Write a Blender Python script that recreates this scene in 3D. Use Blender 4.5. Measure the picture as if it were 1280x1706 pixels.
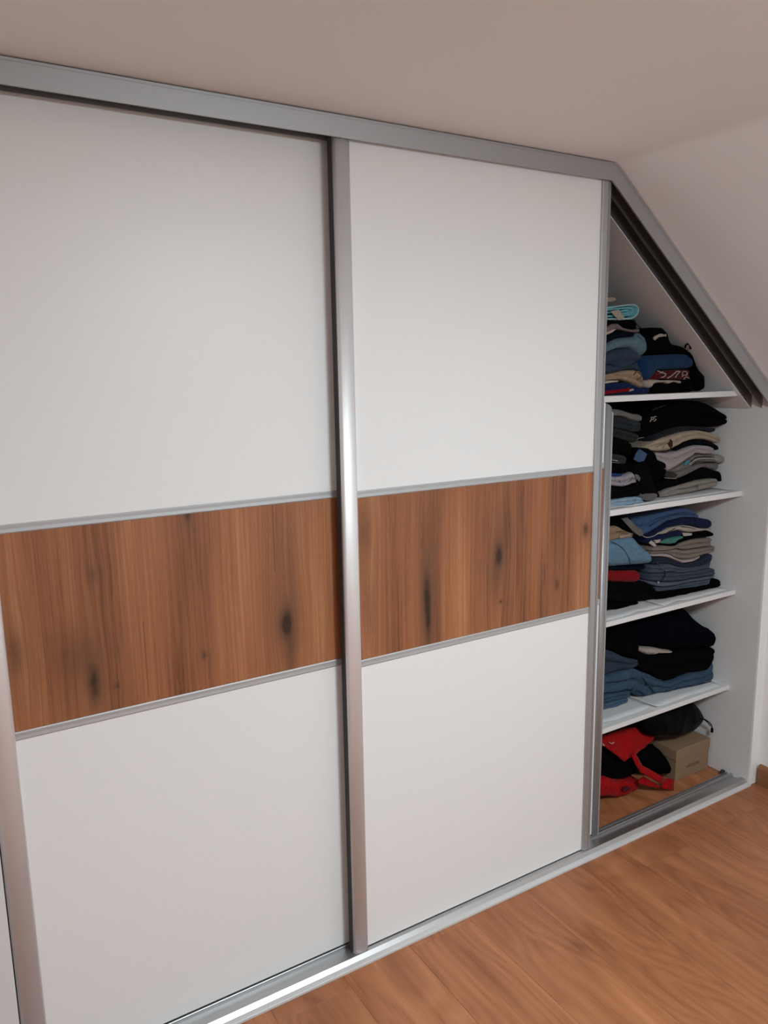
import bpy, bmesh, math, random
import numpy as np
from mathutils import Vector, Matrix, noise
random.seed(7)
for o in list(bpy.data.objects): bpy.data.objects.remove(o)
SC = bpy.context.scene
COL = SC.collection

# ------------------------------------------------------------------ camera
cd = bpy.data.cameras.new('camera'); cam = bpy.data.objects.new('camera', cd); COL.objects.link(cam)
cd.sensor_fit = 'HORIZONTAL'; cd.sensor_width = 36.0; cd.lens = 1291.11*36.0/1280.0
cd.clip_start = 0.02
_p, _y, _r = [math.radians(a) for a in (10.19909556, 31.08734429, 0.98854548)]
_f = Vector((math.sin(_y)*math.cos(_p), math.cos(_y)*math.cos(_p), -math.sin(_p)))
_rt = Vector((math.cos(_y), -math.sin(_y), 0)); _dn = _f.cross(_rt)
_R = _rt*math.cos(_r) + _dn*math.sin(_r); _D = -_rt*math.sin(_r) + _dn*math.cos(_r)
M = Matrix((_R, -_D, -_f)).transposed().to_4x4(); M.translation = Vector((-0.94567, -1.69949, 1.62159))
cam.matrix_world = M
SC.camera = cam
# ------------------------------------------------------------------ world, exposure (the room's only light is its ceiling lamp)
w = bpy.data.worlds.new('world'); SC.world = w; w.use_nodes = True
w.node_tree.nodes['Background'].inputs[0].default_value = (0.8, 0.85, 1, 1)
w.node_tree.nodes['Background'].inputs[1].default_value = 0.05
SC.view_settings.view_transform = 'Standard'; SC.view_settings.look = 'None'
SC.view_settings.gamma = 1.0; SC.view_settings.use_curve_mapping = False
SC.view_settings.exposure = 0.0
LAMP = dict(pos=(0.22, -1.98), radius=0.23, strength=113.0, color=(0.775, 0.918, 0.975))
try:
    SC.cycles.max_bounces = 10; SC.cycles.diffuse_bounces = 6; SC.cycles.use_denoising = True
    SC.cycles.sample_clamp_indirect = 6.0
except Exception: pass

# ------------------------------------------------------------------ helpers
def lin(c):
    if isinstance(c, str): c = tuple(int(c[i:i+2], 16) for i in (0, 2, 4))
    return tuple((v/255/12.92 if v/255 <= .04045 else ((v/255+.055)/1.055)**2.4) for v in c) + (1.0,)
class NT:
    def __init__(s, name):
        s.m = bpy.data.materials.new(name); s.m.use_nodes = True; s.t = s.m.node_tree
        s.b = s.t.nodes['Principled BSDF']
    def n(s, typ, **kw):
        nd = s.t.nodes.new(typ)
        for k, v in kw.items():
            if k.startswith('i_'): 
                key = k[2:]; key = int(key) if key.isdigit() else key.replace('_', ' ')
                s.put(nd.inputs[key], v)
            else: setattr(nd, k, v)
        return nd
    def put(s, sock, v):
        if isinstance(v, bpy.types.NodeSocket): s.t.links.new(v, sock)
        else: sock.default_value = v
    def math(s, op, a, b=0.0, c=None):
        nd = s.t.nodes.new('ShaderNodeMath'); nd.operation = op
        s.put(nd.inputs[0], a); s.put(nd.inputs[1], b)
        if c is not None: s.put(nd.inputs[2], c)
        return nd.outputs[0]
    def mix(s, fac, a, b, blend='MIX'):
        nd = s.t.nodes.new('ShaderNodeMix'); nd.data_type = 'RGBA'; nd.blend_type = blend
        s.put(nd.inputs[0], fac); s.put(nd.inputs[6], a); s.put(nd.inputs[7], b); return nd.outputs[2]
    def ramp(s, fac, stops):
        nd = s.t.nodes.new('ShaderNodeValToRGB'); e = nd.color_ramp.elements
        while len(e) < len(stops): e.new(0.5)
        for el, (p, c) in zip(e, stops): el.position = p; el.color = c
        s.put(nd.inputs[0], fac); return nd.outputs[0]
    def noise(s, vec, scale, detail=3, rough=.5, dist=0):
        nd = s.t.nodes.new('ShaderNodeTexNoise'); s.put(nd.inputs['Vector'], vec)
        nd.inputs['Scale'].default_value = scale; nd.inputs['Detail'].default_value = detail
        nd.inputs['Roughness'].default_value = rough; nd.inputs['Distortion'].default_value = dist
        return nd.outputs[0]
    def comb(s, x, y, z):
        nd = s.t.nodes.new('ShaderNodeCombineXYZ')
        for i, v in enumerate((x, y, z)): s.put(nd.inputs[i], v)
        return nd.outputs[0]
    def obj(s):
        nd = s.t.nodes.new('ShaderNodeTexCoord'); sp = s.t.nodes.new('ShaderNodeSeparateXYZ')
        s.t.links.new(nd.outputs['Object'], sp.inputs[0]); return nd.outputs['Object'], sp.outputs
    def bump(s, h, strength=.3, dist=.002):
        nd = s.t.nodes.new('ShaderNodeBump'); nd.inputs['Strength'].default_value = strength
        nd.inputs['Distance'].default_value = dist; s.put(nd.inputs['Height'], h)
        s.t.links.new(nd.outputs[0], s.b.inputs['Normal'])
    def set(s, **kw):
        for k, v in kw.items(): s.put(s.b.inputs[k.replace('_', ' ')], v)
        return s
MAT = {}
def plain(key, col, rough=.5, metal=0., bump=0., bscale=60, spec=None):
    t = NT(key); t.set(Base_Color=col if not isinstance(col, str) else lin(col), Roughness=rough, Metallic=metal)
    v, _ = t.obj()
    nz = t.noise(v, bscale, 4)
    c = t.b.inputs['Base Color'].default_value[:]
    t.set(Base_Color=t.mix(t.math('MULTIPLY', nz, .06), c, (c[0]*.6, c[1]*.6, c[2]*.6, 1)))
    if bump: t.bump(nz, bump, .001)
    if spec is not None: t.b.inputs['Specular IOR Level'].default_value = spec
    MAT[key] = t.m
plain('wall_paint', (.80, .775, .76, 1), .85, bump=.08, bscale=220)
plain('ceiling_paint', (.79, .785, .78, 1), .9, bump=.06, bscale=160)
plain('door_white', (.79, .78, .77, 1), .42, spec=.4)
plain('melamine', (.67, .655, .65, 1), .45, spec=.4)
plain('plinth_white', (.58, .565, .56, 1), .45)
plain('dark_gap', (.02, .02, .02, 1), .7)
plain('side_shade_grey', (.045, .043, .042, 1), .9, bump=.3, bscale=400)  # dark grey standing in for shade on the profiles' side returns
plain('rubber', (.02, .02, .022, 1), .55)
plain('paper', (.56, .55, .555, 1), .8, bump=.15, bscale=30)
plain('lamp_metal', (.7, .7, .7, 1), .4)
def alu(key, col, rough, met):
    t = NT(key); v, xyz = t.obj()
    st = t.noise(t.comb(t.math('MULTIPLY', xyz[0], 900), t.math('MULTIPLY', xyz[1], 900), t.math('MULTIPLY', xyz[2], 900)), 1.0, 2)
    t.set(Base_Color=col, Metallic=met, Roughness=t.math('ADD', t.math('MULTIPLY', st, .12), rough)); MAT[key] = t.m
alu('aluminium', (.80, .79, .80, 1), .46, .6)
alu('aluminium_satin', (.43, .43, .435, 1), .45, .7)
alu('aluminium_rail', (.30, .29, .285, 1), .40, .95)
alu('aluminium_trim', (.46, .46, .465, 1), .52, .5)
alu('aluminium_track', (.50, .49, .49, 1), .30, .92)
# ---- oak laminate of the door bands (upright grain, knots), object space is the door's own
def oak(key, knots, cracks, seed):
    t = NT(key); v, (x, y, z) = t.obj()
    wob = t.math('MULTIPLY', t.math('SUBTRACT', t.noise(t.comb(t.math('MULTIPLY', x, 3.), seed, t.math('MULTIPLY', z, 1.6)), 1.6, 2), .5), .010)
    u = t.math('ADD', x, wob); K = 0.0; H = 0.0
    for (kx, kz, rx, rz, st) in knots:
        dx = t.math('SUBTRACT', x, kx); dz = t.math('SUBTRACT', z, kz)
        q = t.math('ADD', t.math('POWER', t.math('ABSOLUTE', t.math('DIVIDE', dx, rx)), 2.0), t.math('POWER', t.math('ABSOLUTE', t.math('DIVIDE', dz, rz)), 2.0))
        e = t.math('EXPONENT', t.math('MULTIPLY', q, -1.0))
        e2 = t.math('EXPONENT', t.math('MULTIPLY', q, -.12))
        if rx < .03: u = t.math('ADD', u, t.math('MULTIPLY', t.math('MULTIPLY', dx, e2), -.38))
        K = t.math('ADD', K, t.math('MULTIPLY', e, st)); H = t.math('ADD', H, t.math('MULTIPLY', e2, st*.40))
    broad = t.noise(t.comb(t.math('MULTIPLY', u, 11.), seed, t.math('MULTIPLY', z, .7)), 1.0, 3, .6)
    grain = t.noise(t.comb(t.math('MULTIPLY', u, 165.), seed+3, t.math('MULTIPLY', z, 1.5)), 1.0, 4, .65)
    fine = t.noise(t.comb(t.math('MULTIPLY', u, 520.), seed+9, t.math('MULTIPLY', z, 14.)), 1.0, 3, .65)
    f = t.math('ADD', t.math('MULTIPLY', broad, .48), t.math('ADD', t.math('MULTIPLY', grain, .34), t.math('MULTIPLY', fine, .30)))
    c = t.ramp(f, [(.42, lin('5f3821')), (.51, lin('8b5637')), (.60, lin('9c6341')), (.72, lin('b78158'))])
    c = t.mix(t.math('MULTIPLY', t.math('GREATER_THAN', fine, .60), .30), c, lin('5c3620'))
    c = t.mix(t.math('MULTIPLY', t.math('GREATER_THAN', t.math('SUBTRACT', 1.0, fine), .62), .16), c, lin('cf9d74'))
    rk = t.noise(v, 55., 3)
    Kn = t.math('MULTIPLY', K, t.math('ADD', t.math('MULTIPLY', rk, .8), .6))
    c = t.mix(t.math('MINIMUM', H, .6), c, lin('5f4433'))
    c = t.mix(t.math('MINIMUM', Kn, .93), c, lin('2a1a12'))
    for (cx, z0, z1, wd, st) in cracks:
        dx = t.math('ABSOLUTE', t.math('SUBTRACT', t.math('ADD', x, t.math('MULTIPLY', wob, .35)), cx))
        e = t.math('LESS_THAN', dx, wd)
        e = t.math('MULTIPLY', e, t.math('MULTIPLY', t.math('GREATER_THAN', z, z0), t.math('LESS_THAN', z, z1)))
        c = t.mix(t.math('MULTIPLY', e, st), c, lin('3a2012'))
    t.set(Base_Color=c, Roughness=.5); t.b.inputs['Specular IOR Level'].default_value = .35
    t.bump(t.math('ADD', t.math('MULTIPLY', fine, .6), grain), .22, .0012); MAT[key] = t.m
# ---- laminate floor plank (grain along y), every plank shifted by its own random number
def floor_mat():
    t = NT('floor_laminate'); v, (x, y, z) = t.obj()
    rnd = t.n('ShaderNodeObjectInfo').outputs['Random']
    sx = t.math('MULTIPLY', rnd, 37.); sy = t.math('MULTIPLY', rnd, 91.)
    X = t.math('ADD', x, sx); Y = t.math('ADD', y, sy)
    warp = t.noise(t.comb(t.math('MULTIPLY', X, 5.0), t.math('MULTIPLY', Y, 1.3), rnd), 1.0, 2, .4)
    ring = t.math('FRACT', t.math('MULTIPLY', t.math('ADD', warp, t.math('MULTIPLY', X, .25)), 15.))
    ring = t.math('ABSOLUTE', t.math('SUBTRACT', ring, .5))
    grain = t.noise(t.comb(t.math('MULTIPLY', X, 120.), t.math('MULTIPLY', Y, 3.0), 0.), 1.0, 4, .6)
    broad = t.noise(t.comb(t.math('MULTIPLY', X, 14.), t.math('MULTIPLY', Y, 1.6), 4.), 1.0, 3, .5)
    f = t.math('ADD', t.math('MULTIPLY', ring, .22), t.math('ADD', t.math('MULTIPLY', grain, .32), t.math('MULTIPLY', broad, .48)))
    c = t.ramp(f, [(.28, lin('7d4a2d')), (.45, lin('965e3d')), (.58, lin('a46b47')), (.72, lin('b47c57'))])
    kn = t.n('ShaderNodeTexVoronoi'); t.put(kn.inputs['Vector'], t.comb(t.math('MULTIPLY', X, 3.2), t.math('MULTIPLY', Y, 1.9), 0.)); kn.inputs['Scale'].default_value = 1.
    kd = t.math('EXPONENT', t.math('MULTIPLY', t.math('POWER', kn.outputs[0], 2.), -160.))
    c = t.mix(t.math('MULTIPLY', kd, .5), c, lin('50301e'))
    tone = t.math('ADD', t.math('MULTIPLY', rnd, .16), 1.08)
    c = t.mix(1.0, c, t.comb(tone, tone, tone), 'MULTIPLY')
    t.set(Base_Color=c, Roughness=t.math('ADD', t.math('MULTIPLY', grain, .12), .36)); t.b.inputs['Specular IOR Level'].default_value = .4
    t.bump(grain, .10, .001); MAT['floor'] = t.m
floor_mat()
plain('subfloor', lin('4a2f20'), .8)
plain('baseboard_wood', lin('8a5a39'), .5, bump=.1)
plain('cardboard', lin('83684f'), .85, bump=.1, bscale=120)
plain('print_ink', lin('2e241c'), .7)
plain('blacksatin', (.0015, .0015, .002, 1), .34, bump=.12, bscale=40, spec=.06)
plain('black_nylon', (.0015, .0015, .002, 1), .6, bump=.15, bscale=60, spec=.02)
def fabric(key, hexc, denim=False, rib=0.):
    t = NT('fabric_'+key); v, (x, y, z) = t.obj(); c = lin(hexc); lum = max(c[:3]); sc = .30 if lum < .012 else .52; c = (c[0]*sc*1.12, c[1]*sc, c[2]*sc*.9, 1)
    n1 = t.noise(v, 26., 3); n2 = t.noise(v, 750., 2)
    a = .34 if denim else .20
    dk = (c[0]*(1-a), c[1]*(1-a), c[2]*(1-a), 1); lt = (min(1, c[0]*(1+a)), min(1, c[1]*(1+a)), min(1, c[2]*(1+a)), 1)
    cc = t.mix(n1, dk, lt)
    if denim:
        st = t.noise(t.comb(t.math('MULTIPLY', x, 500.), t.math('MULTIPLY', y, 500.), t.math('MULTIPLY', z, 60.)), 1.0, 2)
        cc = t.mix(t.math('MULTIPLY', st, .35), cc, (min(1, c[0]*2.0+.01), min(1, c[1]*1.9+.01), min(1, c[2]*1.7+.01), 1))
    h = t.math('ADD', t.math('MULTIPLY', n2, .35), t.math('MULTIPLY', t.noise(v, 70., 3), 1.0))
    rg = t.math('ABSOLUTE', t.math('SUBTRACT', t.noise(t.comb(t.math('MULTIPLY', x, 26.), t.math('MULTIPLY', y, 10.), t.math('MULTIPLY', z, 30.)), 1.0, 2, .5, 1.2), .5))
    h = t.math('ADD', h, t.math('MULTIPLY', t.math('MINIMUM', rg, .12), 7.0))
    if rib: h = t.math('ADD', h, t.math('MULTIPLY', t.math('SINE', t.math('MULTIPLY', x, rib)), .5))
    t.set(Base_Color=cc, Roughness=.92); t.b.inputs['Specular IOR Level'].default_value = .12 if lum > .02 else .04
    t.b.inputs['Sheen Weight'].default_value = .03 if lum > .02 else 0.
    t.bump(h, .55, .0035); MAT[key] = t.m
FAB = dict(beige='b4aaa0', navy='0c0f18', navy2='0d1424', mauve='857a7e', palepink='d8c4c0', steel='658498', steeld='3f5f78', slate='384860', slated='26324a',
 beigerib='b29a86', beiged='7c6656', white='c4c2c4', royal='0f265c', red='8a0818', black='090a0d', black2='0b0b0d', black3='0e0f12', offwhite='b8b4ae',
 bluerib='163c6c', maroon='5e1420', scarf='b9b1a8', greymid='77777a', slatedark='262d3a', charcoal='2b2c31', charcoal2='323236', cobalt='203c84',
 lilac='a9a7b8', lilacd='807d92', denimlight='8fb2d2', denimpale='a9bccd', charblack='141416', denimmid='3b5784', greydark='35363a', ink='22232e',
 cream='b9ad9f', creamd='a6978a', umber='3a2a22', navyblack='11131f', lavwhite='b4b0b8', greywarm='8c8580', tealblue='4f8fae', palegrey='a2a69f',
 greymid2='78777c', greylight='9b9894', tan='a08a74', tandark='6e5844', lightblue='6c96b8', denimshirt='4d6c98', royalnavy='101c46', teal='4f928a', teald='3f7f78',
 greywarm2='8e8680', indigo='1e2a40', denimslate='46546a', denimslate2='3c485e', denimpale2='58657a', denimdark='2c3d54', denim='3a5472', denim2='385270', denim3='466484',
 navyblue='060a1a', towel='78c8dc', towelhem='b4e4ee', totered='b40a10', redprint='e0a8a8')
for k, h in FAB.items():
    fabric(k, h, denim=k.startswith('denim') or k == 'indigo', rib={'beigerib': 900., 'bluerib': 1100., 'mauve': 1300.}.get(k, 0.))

# ---- objects
def tag(o, label=None, cat=None, group=None, kind=None):
    if label: o['label'] = label
    if cat: o['category'] = cat
    if group: o['group'] = group
    if kind: o['kind'] = kind
    return o
def empty(name, loc, label=None, cat=None, group=None):
    o = bpy.data.objects.new(name, None); COL.objects.link(o); o.location = loc; o.empty_display_size = .05
    return tag(o, label, cat, group)
def rootloc(p):
    v = Vector((0, 0, 0))
    while p is not None: v += p.location; p = p.parent
    return v
def mesh_obj(name, verts, faces, mat, parent=None, smooth=False, origin=None):
    org = rootloc(parent) if parent is not None else Vector(origin or (0, 0, 0))
    me = bpy.data.meshes.new(name)
    me.from_pydata([tuple(Vector(v)-org) for v in verts], [], faces); me.update()
    bm = bmesh.new(); bm.from_mesh(me); bmesh.ops.recalc_face_normals(bm, faces=bm.faces[:]); bm.to_mesh(me); bm.free()
    if smooth:
        for p in me.polygons: p.use_smooth = True
    me.materials.append(MAT[mat] if isinstance(mat, str) else mat)
    o = bpy.data.objects.new(name, me); COL.objects.link(o)
    if parent is not None: o.parent = parent
    else: o.location = org
    return o
def bevel(o, w=.0015, seg=2):
    m = o.modifiers.new('bevel', 'BEVEL'); m.width = w; m.segments = seg; m.limit_method = 'ANGLE'; m.angle_limit = math.radians(40); return o
def box(name, x0, x1, y0, y1, z0, z1, mat, parent=None, bev=0., origin=None):
    v = [(x, y, z) for x in (x0, x1) for y in (y0, y1) for z in (z0, z1)]
    f = [(0, 1, 3, 2), (4, 6, 7, 5), (0, 4, 5, 1), (2, 3, 7, 6), (0, 2, 6, 4), (1, 5, 7, 3)]
    if parent is None and origin is None: origin = ((x0+x1)/2, (y0+y1)/2, z0)
    o = mesh_obj(name, v, f, mat, parent, origin=origin)
    return bevel(o, bev) if bev else o
def prism_xz(name, poly, y0, y1, mat, parent=None, bev=0., origin=None):
    n = len(poly); v = [(x, y0, z) for x, z in poly]+[(x, y1, z) for x, z in poly]
    f = [tuple(range(n)), tuple(range(2*n-1, n-1, -1))]+[(i, (i+1) % n, n+(i+1) % n, n+i) for i in range(n)]
    o = mesh_obj(name, v, f, mat, parent, origin=origin)
    return bevel(o, bev) if bev else o
def extrude_x(name, sec, x0, x1, mat, parent=None, smooth=False, origin=None):      # closed section in (y,z) run along x
    n = len(sec); v = [(x0, y, z) for y, z in sec]+[(x1, y, z) for y, z in sec]
    f = [tuple(range(n)), tuple(range(2*n-1, n-1, -1))]+[(i, (i+1) % n, n+(i+1) % n, n+i) for i in range(n)]
    return mesh_obj(name, v, f, mat, parent, smooth, origin)
def extrude_z(name, sec, z0, z1, mat, parent=None, smooth=False):                   # closed section in (x,y) run along z
    n = len(sec); v = [(x, y, z0) for x, y in sec]+[(x, y, z1(x) if callable(z1) else z1) for x, y in sec]
    f = [tuple(range(n)), tuple(range(2*n-1, n-1, -1))]+[(i, (i+1) % n, n+(i+1) % n, n+i) for i in range(n)]
    o = mesh_obj(name, v, f, mat, parent)
    if smooth:
        for p in o.data.polygons: p.use_smooth = len(p.vertices) == 4
    return o
def tube(name, pts, r, mat, parent=None, seg=8, origin=None):
    P = [Vector(p) for p in pts]
    # subdivide (catmull)
    Q = []
    for i in range(len(P)-1):
        a = P[max(i-1, 0)]; b = P[i]; c = P[i+1]; d = P[min(i+2, len(P)-1)]
        for k in range(4):
            t = k/4; Q.append(.5*((2*b)+(c-a)*t+(2*a-5*b+4*c-d)*t*t+(3*b-a-3*c+d)*t**3))
    Q.append(P[-1]); v = []; f = []
    for i, q in enumerate(Q):
        tn = (Q[min(i+1, len(Q)-1)]-Q[max(i-1, 0)]).normalized()
        a = tn.cross(Vector((0, 1, .01))); a = a if a.length > .05 else tn.cross(Vector((1, 0, 0))); a.normalize(); b = tn.cross(a)
        for k in range(seg):
            g = 2*math.pi*k/seg; v.append(q+a*r*math.cos(g)+b*r*math.sin(g))
    for i in range(len(Q)-1):
        for k in range(seg): f.append((i*seg+k, i*seg+(k+1) % seg, (i+1)*seg+(k+1) % seg, (i+1)*seg+k))
    f.append(tuple(range(seg))); f.append(tuple((len(Q)-1)*seg+k for k in range(seg)))
    return mesh_obj(name, v, f, mat, parent, True, origin)
def strip(name, pts, wd, mat, parent):                                               # flat stitched-on band with thickness
    P = [Vector(p) for p in pts]; Q = []
    for i in range(len(P)-1):
        a = P[max(i-1, 0)]; b = P[i]; c = P[i+1]; d = P[min(i+2, len(P)-1)]
        for k in range(4):
            t = k/4; Q.append(.5*((2*b)+(c-a)*t+(2*a-5*b+4*c-d)*t*t+(3*b-a-3*c+d)*t**3))
    Q.append(P[-1]); v = []; f = []
    for i, q in enumerate(Q):
        tn = (Q[min(i+1, len(Q)-1)]-Q[max(i-1, 0)]).normalized(); n = tn.cross(Vector((0, 1, 0))).normalized()*wd*.5
        v += [q+n, q-n, q-n+Vector((0, .004, 0)), q+n+Vector((0, .004, 0))]
    for i in range(len(Q)-1):
        for k in range(4): f.append((i*4+k, i*4+(k+1) % 4, i*4+4+(k+1) % 4, i*4+4+k))
    f += [(0, 1, 2, 3), tuple(4*(len(Q)-1)+k for k in range(4))]
    return mesh_obj(name, v, f, mat, parent)
def patch(name, pts, mat, parent, th=.005):
    n = len(pts); v = [Vector(p) for p in pts]+[Vector(p)+Vector((0, th, 0)) for p in pts]
    f = [tuple(range(n)), tuple(range(2*n-1, n-1, -1))]+[(i, (i+1) % n, n+(i+1) % n, n+i) for i in range(n)]
    return bevel(mesh_obj(name, v, f, mat, parent), .001, 1)
def hermite(xs, ys, q):
    xs = np.array(xs); ys = np.array(ys); h = np.diff(xs); d = np.diff(ys)/h; m = np.zeros(len(xs)); m[0] = d[0]; m[-1] = d[-1]
    for i in range(1, len(xs)-1): m[i] = 0 if d[i-1]*d[i] <= 0 else 2*d[i-1]*d[i]/(d[i-1]+d[i])
    i = np.clip(np.searchsorted(xs, q)-1, 0, len(h)-1); t = (q-xs[i])/h[i]
    return (2*t**3-3*t**2+1)*ys[i]+(t**3-2*t**2+t)*h[i]*m[i]+(-2*t**3+3*t**2)*ys[i+1]+(t**3-t**2)*h[i]*m[i+1]

# ================================================================== THE ROOM
ZC = 2.2095; TH = math.atan(.8025); XCN = .8785                       # ceiling height, slope angle, fold line
XR = 1.765; XL = -2.5; YF = -3.9; YB = .66
def slope_z(x): return ZC-.8025*(x-XCN)
fl = box('floor', XL, XR, YF, YB, -.06, -.012, 'subfloor'); tag(fl, 'warm brown wood laminate floor of long planks', kind='structure')
PW = .2145; PL = 1.29
def plank_mesh(wd, ln):
    bm = bmesh.new(); c = .0007
    bmesh.ops.create_cube(bm, size=1.0)
    for v in bm.verts: v.co = Vector((v.co.x*(wd-.0006), v.co.y*(ln-.0006), v.co.z*.0115-.00585))
    bmesh.ops.bevel(bm, geom=[e for e in bm.edges if all(v.co.z > -.003 for v in e.verts)], offset=c*.5, segments=1, affect='EDGES')
    me = bpy.data.meshes.new('plank'); bm.to_mesh(me); bm.free(); me.materials.append(MAT['floor']); return me
PM = {}
JOINT = {-2: -.085, 0: -.055, 4: -.158, 6: -.139}
k0 = math.floor((XL-.3300)/PW); k1 = math.ceil((XR-.3300)/PW)
for k in range(k0, k1):
    x0 = max(.3300+k*PW, XL); x1 = min(.3300+(k+1)*PW, XR)
    if x1-x0 < .01: continue
    j = JOINT.get(k+1, None)                                          # column index counted from the x = .33 joint
    off = j if j is not None else -.74-((k*.37) % .46)
    y = off
    while y > YF: y -= PL
    while y < YB:
        a = max(y, YF); b = min(y+PL, YB); y += PL
        if b-a < .02: continue
        key = (round(x1-x0, 3), round(b-a, 3))
        if key not in PM: PM[key] = plank_mesh(x1-x0, b-a)
        o = bpy.data.objects.new('plank', PM[key]); COL.objects.link(o); o.parent = fl
        o.location = Vector(((x0+x1)/2, (a+b)/2, 0))-fl.location
# ceiling: flat part and the roof slope, one folded slab
_t = .026; _rad = _t/math.tan(TH/2)                                   # plaster fold rounded off between ceiling and slope
arc = [(XCN-_t+_rad*math.sin(TH*i/10), ZC-_rad*(1-math.cos(TH*i/10))) for i in range(11)]
poly = [(XL, ZC)]+arc+[(XR, slope_z(XR)), (XR, slope_z(XR)+.12), (XCN+.1, ZC+.12), (XL, ZC+.12)]
ce = prism_xz('ceiling', poly, YF, YB, 'ceiling_paint', origin=(0, 0, ZC)); tag(ce, 'off white painted attic ceiling folding into a roof slope', kind='structure')
wr = box('wall_right', XR, XR+.1, YF, YB, 0, slope_z(XR)+.1, 'wall_paint'); tag(wr, 'low white knee wall under the roof slope', kind='structure')
wl = box('wall_left', XL-.1, XL, YF, YB, 0, ZC+.1, 'wall_paint'); tag(wl, 'white painted wall on the left of the room', kind='structure')
wf = box('wall_front', XL, XR, YF-.1, YF, 0, ZC+.1, 'wall_paint'); tag(wf, 'white painted wall behind the viewer', kind='structure')
wb = box('wall_back', XL, XR, YB, YB+.1, 0, ZC+.1, 'wall_paint'); tag(wb, 'white painted wall behind the wardrobe', kind='structure')
wn = box('wall_niche', XL, -.96, .012, YB, 0, ZC, 'wall_paint'); tag(wn, 'white wall beside the left end of the wardrobe', kind='structure')
sec = [(0, 0), (-.016, 0), (-.016, .068), (-.010, .078), (-.003, .082), (0, .082)]
n = len(sec)
v = [(XR+a, YF, b) for a, b in sec]+[(XR+a, -.040, b) for a, b in sec]
bb = mesh_obj('baseboard_right', v, [tuple(range(n)), tuple(range(2*n-1, n-1, -1))]+[(i, (i+1) % n, n+(i+1) % n, n+i) for i in range(n)], 'baseboard_wood', origin=(XR, -1.9, 0))
tag(bb, 'brown wooden baseboard at the foot of the knee wall', kind='structure')
# ceiling lamp: the light of the room
lp = empty('ceiling_lamp', (LAMP['pos'][0], LAMP['pos'][1], ZC), 'round flush white ceiling lamp lighting the room', 'lamp')
def disc(name, r, z0, z1, mat, parent, N=40):
    cx, cy = LAMP['pos']; v = [(cx+r*math.cos(2*math.pi*i/N), cy+r*math.sin(2*math.pi*i/N), z) for z in (z0, z1) for i in range(N)]
    return mesh_obj(name, v, [tuple(range(N)), tuple(range(2*N-1, N-1, -1))]+[(i, (i+1) % N, N+(i+1) % N, N+i) for i in range(N)], mat, parent)
disc('housing', LAMP['radius']+.02, ZC-.045, ZC, 'lamp_metal', lp)
t = NT('lamp_glow'); t.set(Base_Color=(.9, .9, .9, 1), Emission_Color=LAMP['color']+(1,), Emission_Strength=LAMP['strength']); MAT['lamp_glow'] = t.m
disc('diffuser', LAMP['radius'], ZC-.088, ZC-.0455, 'lamp_glow', lp)

# ================================================================== THE WARDROBE CARCASS
ZT = 2.2066; XC = .877; XS = 1.7168; XE = -.95
W = empty('built_in_wardrobe', (.4, .3, 0), 'white built-in wardrobe under the roof slope with aluminium tracks and open shelves', 'wardrobe')
def path(h):                                                          # the track line at depth h below its outer edge: flat run, mitre, slope
    m = (XC-h*math.tan(TH/2), ZT-h); xe = XS
    return m, (xe, ZT-.8025*(xe-XC)-h/math.cos(TH))
def rail(name, y0, y1, h0, h1, mat):
    (a0, b0), (c0, d0) = path(h0); (a1, b1), (c1, d1) = path(h1)
    return prism_xz(name, [(XE, b0), (a0, b0), (c0, d0), (c1, d1), (a1, b1), (XE, b1)], y0, y1, mat, W)
rail('fascia', -.0150, -.0115, .0, .0490, 'aluminium_satin')
rail('fascia_lip', -.0165, -.0150, .0035, .0060, 'aluminium_satin')
rail('fascia_lip', -.0165, -.0150, .0435, .0490, 'aluminium_satin')
rail('middle_rail', .0255, .0290, .004, .0480, 'aluminium_rail')
rail('rear_rail', .0680, .0710, .004, .0500, 'aluminium_rail')
rail('track_plate', -.0115, .0680, .0, .004, 'aluminium_rail')
# boards inside
(pa, pb), (pc, pd) = path(.0525); (qa, qb), (qc, qd) = path(.028)
prism_xz('slope_board', [(pa, pb), (pc, pd), (qc, qd), (qa, qb)], .0711, .62, 'melamine', W)
box('top_board', XE, pa, .0711, .62, ZT-.0525, ZT-.028, 'melamine', W)
box('back_board', XE, XS, .62, .635, 0, 1.49, 'melamine', W)
prism_xz('back_board', [(XE, 1.49), (XS, 1.49), (qa, qb), (XE, qb)], .62, .635, 'melamine', W)
prism_xz('side_board', [(XS, .0), (XS+.018, .0), (XS+.018, path(.002)[1][1]-.012), (XS, path(.002)[1][1])], -.020, .62, 'melamine', W)
prism_xz('filler_strip', [(XS+.0002, 0), (XR, 0), (XR, slope_z(XR)-.001), (XS+.0002, slope_z(XS)-.001)], -.030, -.0202, 'door_white', W, .0012)
box('end_strip', -.96, -.8830, .030, .050, 0, ZT-.05, 'melamine', W, .001)
box('partition', .690, .708, .085, .62, 0, 2.1, 'melamine', W)
SH = [(1.534, 1.515), (1.157, 1.137), (.7690, .7505), (.3775, .3590)]
for i, (zt, zb) in enumerate(SH):
    if i == 0:
        xa = pa+(pb-zt)/.8025-.001; xb = pa+(pb-zb)/.8025-.001
        o = prism_xz('shelf', [(.708, zb), (xb, zb), (xa, zt), (.708, zt)], .084, .6195, 'melamine', W)
    else:
        o = box('shelf', .708, XS-.0003, .084, .6195, zb, zt, 'melamine', W, .0008)
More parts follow.
